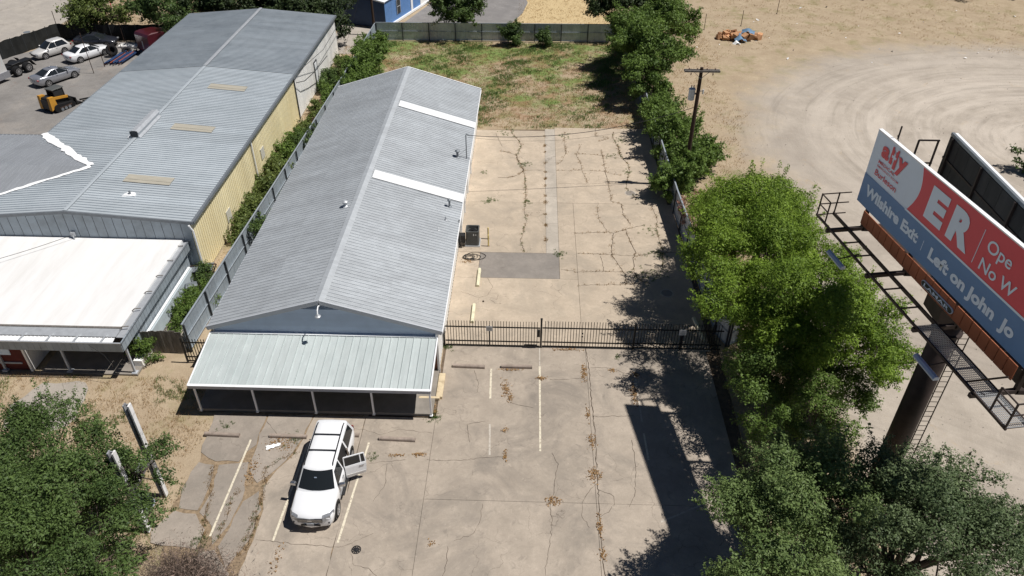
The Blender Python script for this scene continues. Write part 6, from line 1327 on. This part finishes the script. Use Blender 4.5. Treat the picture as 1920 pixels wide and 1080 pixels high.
x, y, v = x[ok], y[ok], v[ok]; h = np.clip(.05 + .04 * v, .05, .18)
obj('lawn_grass', quads_mesh('g', blades(np.stack([x, y], 1), 5, h, .22, g_, .022), 'grass_green', g_.normal(.5, .25, len(x) * 5)), None, kind='stuff', label='patchy green grass on the lawn behind the building', category='grass')
x = g_.uniform(-18, 10.2, 9000); y = g_.uniform(64.6, 87.8, 9000)
obj('lawn_straw', quads_mesh('g', blades(np.stack([x, y], 1), 5, .07, .25, g_, .018), 'grass_dry', g_.normal(.45, .25, len(x) * 5)), None, kind='stuff', label='dry straw mixed into the lawn behind the building', category='grass')
def region(n, x0, x1, y0, y1, f): 
    x = g_.uniform(x0, x1, n); y = g_.uniform(y0, y1, n); ok = f(x, y); return np.stack([x[ok], y[ok]], 1)
C = region(4500, -31, -14.8, 17, 31.5, lambda x, y: (x < -16.9 + .35 * np.sin(y * 1.7)) & (y < 31.0) & ~((x > -28) & (x < -24.2) & (y > 26.8) & (y < 30.4)) & ((y < 28.0) | (x < -17.9)))
obj('verge_straw', quads_mesh('g', blades(C, 7, .06, .18, g_, .010), 'grass_dry', g_.normal(.55, .25, len(C) * 7)), None, kind='stuff', label='dry straw coloured grass between the drive and the shop', category='grass')
C2_ = C[(vnoise(C[:, 0], C[:, 1], .9, 9) > 1.0)]
obj('verge_grass', quads_mesh('g', blades(C2_, 9, .10, .18, g_, .012), 'grass_green', g_.normal(.4, .25, len(C2_) * 9)), None, kind='stuff', label='green grass patches between the drive and the shop', category='grass')
C = np.concatenate([region(1800, 11.6, 22, 54, 100, lambda x, y: x < 17.5 + .08 * (y - 54) + vnoise(x, y, .3, 5)), region(1500, 16, 62, 84, 108, lambda x, y: (y > 89 + 3 * np.sin(x * .2)) | (x < 24)), region(3000, 11.3, 16.5, 20, 54, lambda x, y: x > 0)])
obj('field_straw', quads_mesh('g', blades(C, 5, .08, .4, g_, .02), 'grass_dry', g_.normal(.5, .25, len(C) * 5)), None, kind='stuff', label='dry straw grass around the pale turning circle', category='grass')
C = np.concatenate([region(2500, -60, -40, 87.3, 104, lambda x, y: x > -57 + .1 * (y - 87)), region(1500, -21.5, -18.6, 42, 86, lambda x, y: x > -99), region(900, -3, 10, 89, 108, lambda x, y: x > -2)])
obj('far_straw', quads_mesh('g', blades(C, 5, .08, .35, g_, .02), 'grass_dry', g_.normal(.6, .25, len(C) * 5)), None, kind='stuff', label='straw coloured grass on the far verges', category='grass')
# weeds and leaf litter caught in the joints and cracks
def along(keys, step, jit):
    out = []
    for k in keys:
        p = crack_paths[k]
        for a in p:
            if g_.random() < step: out.append((a.x + g_.normal(0, jit), a.y + g_.normal(0, jit)))
    return np.array(out)
W1 = along(['wA', 'wB', 'wC', 'wD', 'r14', 'r1', 'r6', 'q2', 'q6'], .28, .05)
patch = []
for px, py, n, s_ in ((2.15, 44.2, 26, .2), (-3.1, 51.4, 26, .28), (-.2, 51.35, 14, .22), (8.1, 41.9, 40, .55), (9.0, 44.5, 26, .4), (-5.0, 28.3, 30, .18), (-14.7, 20.3, 30, .25), (-15.9, 27.4, 12, .2), (-12.0, 26.6, 14, .2), (8.0, 56.5, 14, .25), (-.6, 57.5, 18, .25), (-3.9, 56.0, 8, .2), (-7.75, 25.6, 10, .12), (-4.7, 34.0, 14, .15), (5.3, 33.5, 8, .15), (8.8, 47.5, 20, .35), (6.9, 59.5, 12, .3), (3.0, 63.2, 16, .3), (-2.4, 63.5, 14, .3), (7.9, 62.5, 18, .3)):
    patch += [(px + g_.normal(0, s_), py + g_.normal(0, s_)) for _ in range(n)]
W1 = np.concatenate([W1, np.array(patch)])
obj('crack_weeds', quads_mesh('g', blades(W1, 14, .085, .10, g_, .009), 'grass_green', g_.normal(.45, .3, len(W1) * 14)), None, kind='stuff', label='green weeds growing from the cracks of the concrete lots', category='weeds')
W2 = along(['wA', 'wB', 'wC', 'wD', 'wA', 'wB', 'wC', 'wD', 'wA', 'wB', 'wC', 'wD', 'r5', 'r5b', 'r6', 'r11', 'r13', 'r14', 'q6', 'q5', 'r1', 'q1', 'q2', 'r7', 'r8', 'r10', 'r12', 'r15', 'r3', 'r4', 'q7', 'r16'], .5, .06)
W2 = np.concatenate([W2, np.array([(1.18 + g_.normal(0, .04), yy + g_.normal(0, .08)) for yy in (45.9, 46.1, 47.9, 48.0, 49.5, 51.2, 51.4, 52.4, 53.9, 55.0, 55.2, 56.3, 57.9, 59.9, 61.0, 61.2, 63.0) for _ in range(6)])])
obj('crack_straw', quads_mesh('g', blades(W2, 10, .09, .13, g_, .010), 'grass_dry', g_.normal(.35, .25, len(W2) * 10)), None, kind='stuff', label='dry weeds growing from the cracks of the concrete lots', category='weeds')
lit = []
for px, py, n, sx, sy in ((3.28, 32.1, 160, .09, .35), (3.35, 28.9, 60, .06, .3), (3.45, 27.0, 90, .1, .25), (3.45, 24.8, 170, .16, .2), (3.55, 21.8, 90, .08, .3), (3.6, 20.3, 70, .08, .2), (.85, 31.6, 90, .15, .08), (4.9, 32.4, 60, .12, .09), (6.0, 30.6, 220, .1, .5), (6.2, 32.0, 80, .12, .2), (-1.2, 30.7, 150, .14, .35), (-.9, 30.0, 90, .1, .2), (-1.1, 27.6, 50, .1, .1), (-1.0, 25.9, 60, .06, .2), (1.4, 23.1, 120, .18, .15), (-6.6, 25.7, 60, .2, .05), (-5.4, 25.8, 90, .2, .06), (-1.0, 32.25, 80, .35, .04), (-4.2, 20.6, 30, .1, .1), (-4.95, 28.9, 40, .08, .2), (-12.6, 26.3, 200, .35, .25), (-13.6, 24.6, 120, .15, .5), (-11.0, 19.5, 60, .12, .5), (2.3, 34.1, 120, .5, .05), (-4.3, 43.1, 70, .25, .12)):
    lit += [(px + g_.normal(0, sx), py + g_.normal(0, sy), .012 + g_.random() * .03) for _ in range(n)]
P_ = np.array(lit); N_ = norm(np.array([0, 0, 1.0]) + g_.normal(0, .35, (len(P_), 3)))
obj('leaf_litter', quads_mesh('g', leaves(P_, N_, .075, g_, .5), 'leaf_litter', g_.random(len(P_))), None, kind='stuff', label='brown leaf litter gathered in joints of the front lot', category='leaf litter')

# loose stones and litter on the turning circle
x = g_.uniform(16.5, 66, 5000); y = g_.uniform(22, 92, 5000); ok = ((x - 50) / 33) ** 2 + ((y - 62) / 29) ** 2 < 1.1
ok |= (y < 55) & (x > 17); P_ = np.stack([x[ok], y[ok], np.full(ok.sum(), -.03)], 1); N_ = norm(np.array([0, 0, .8]) + g_.normal(0, .5, (len(P_), 3)))
obj('loose_stones', quads_mesh('g', leaves(P_, N_, .055, g_, .8), 'pebble', g_.random(len(P_))), None, kind='stuff', label='loose stones scattered over the pale turning circle', category='gravel')
x = g_.uniform(17, 62, 45); y = g_.uniform(82, 104, 45); P_ = np.stack([x, y, np.full(45, .02)], 1); N_ = norm(np.array([0, 0, .8]) + g_.normal(0, .4, (45, 3)))
obj('litter', quads_mesh('g', leaves(P_, N_, .24, g_, .7), 'paper_white'), None, kind='stuff', label='scraps of pale litter on the dry field', category='litter')
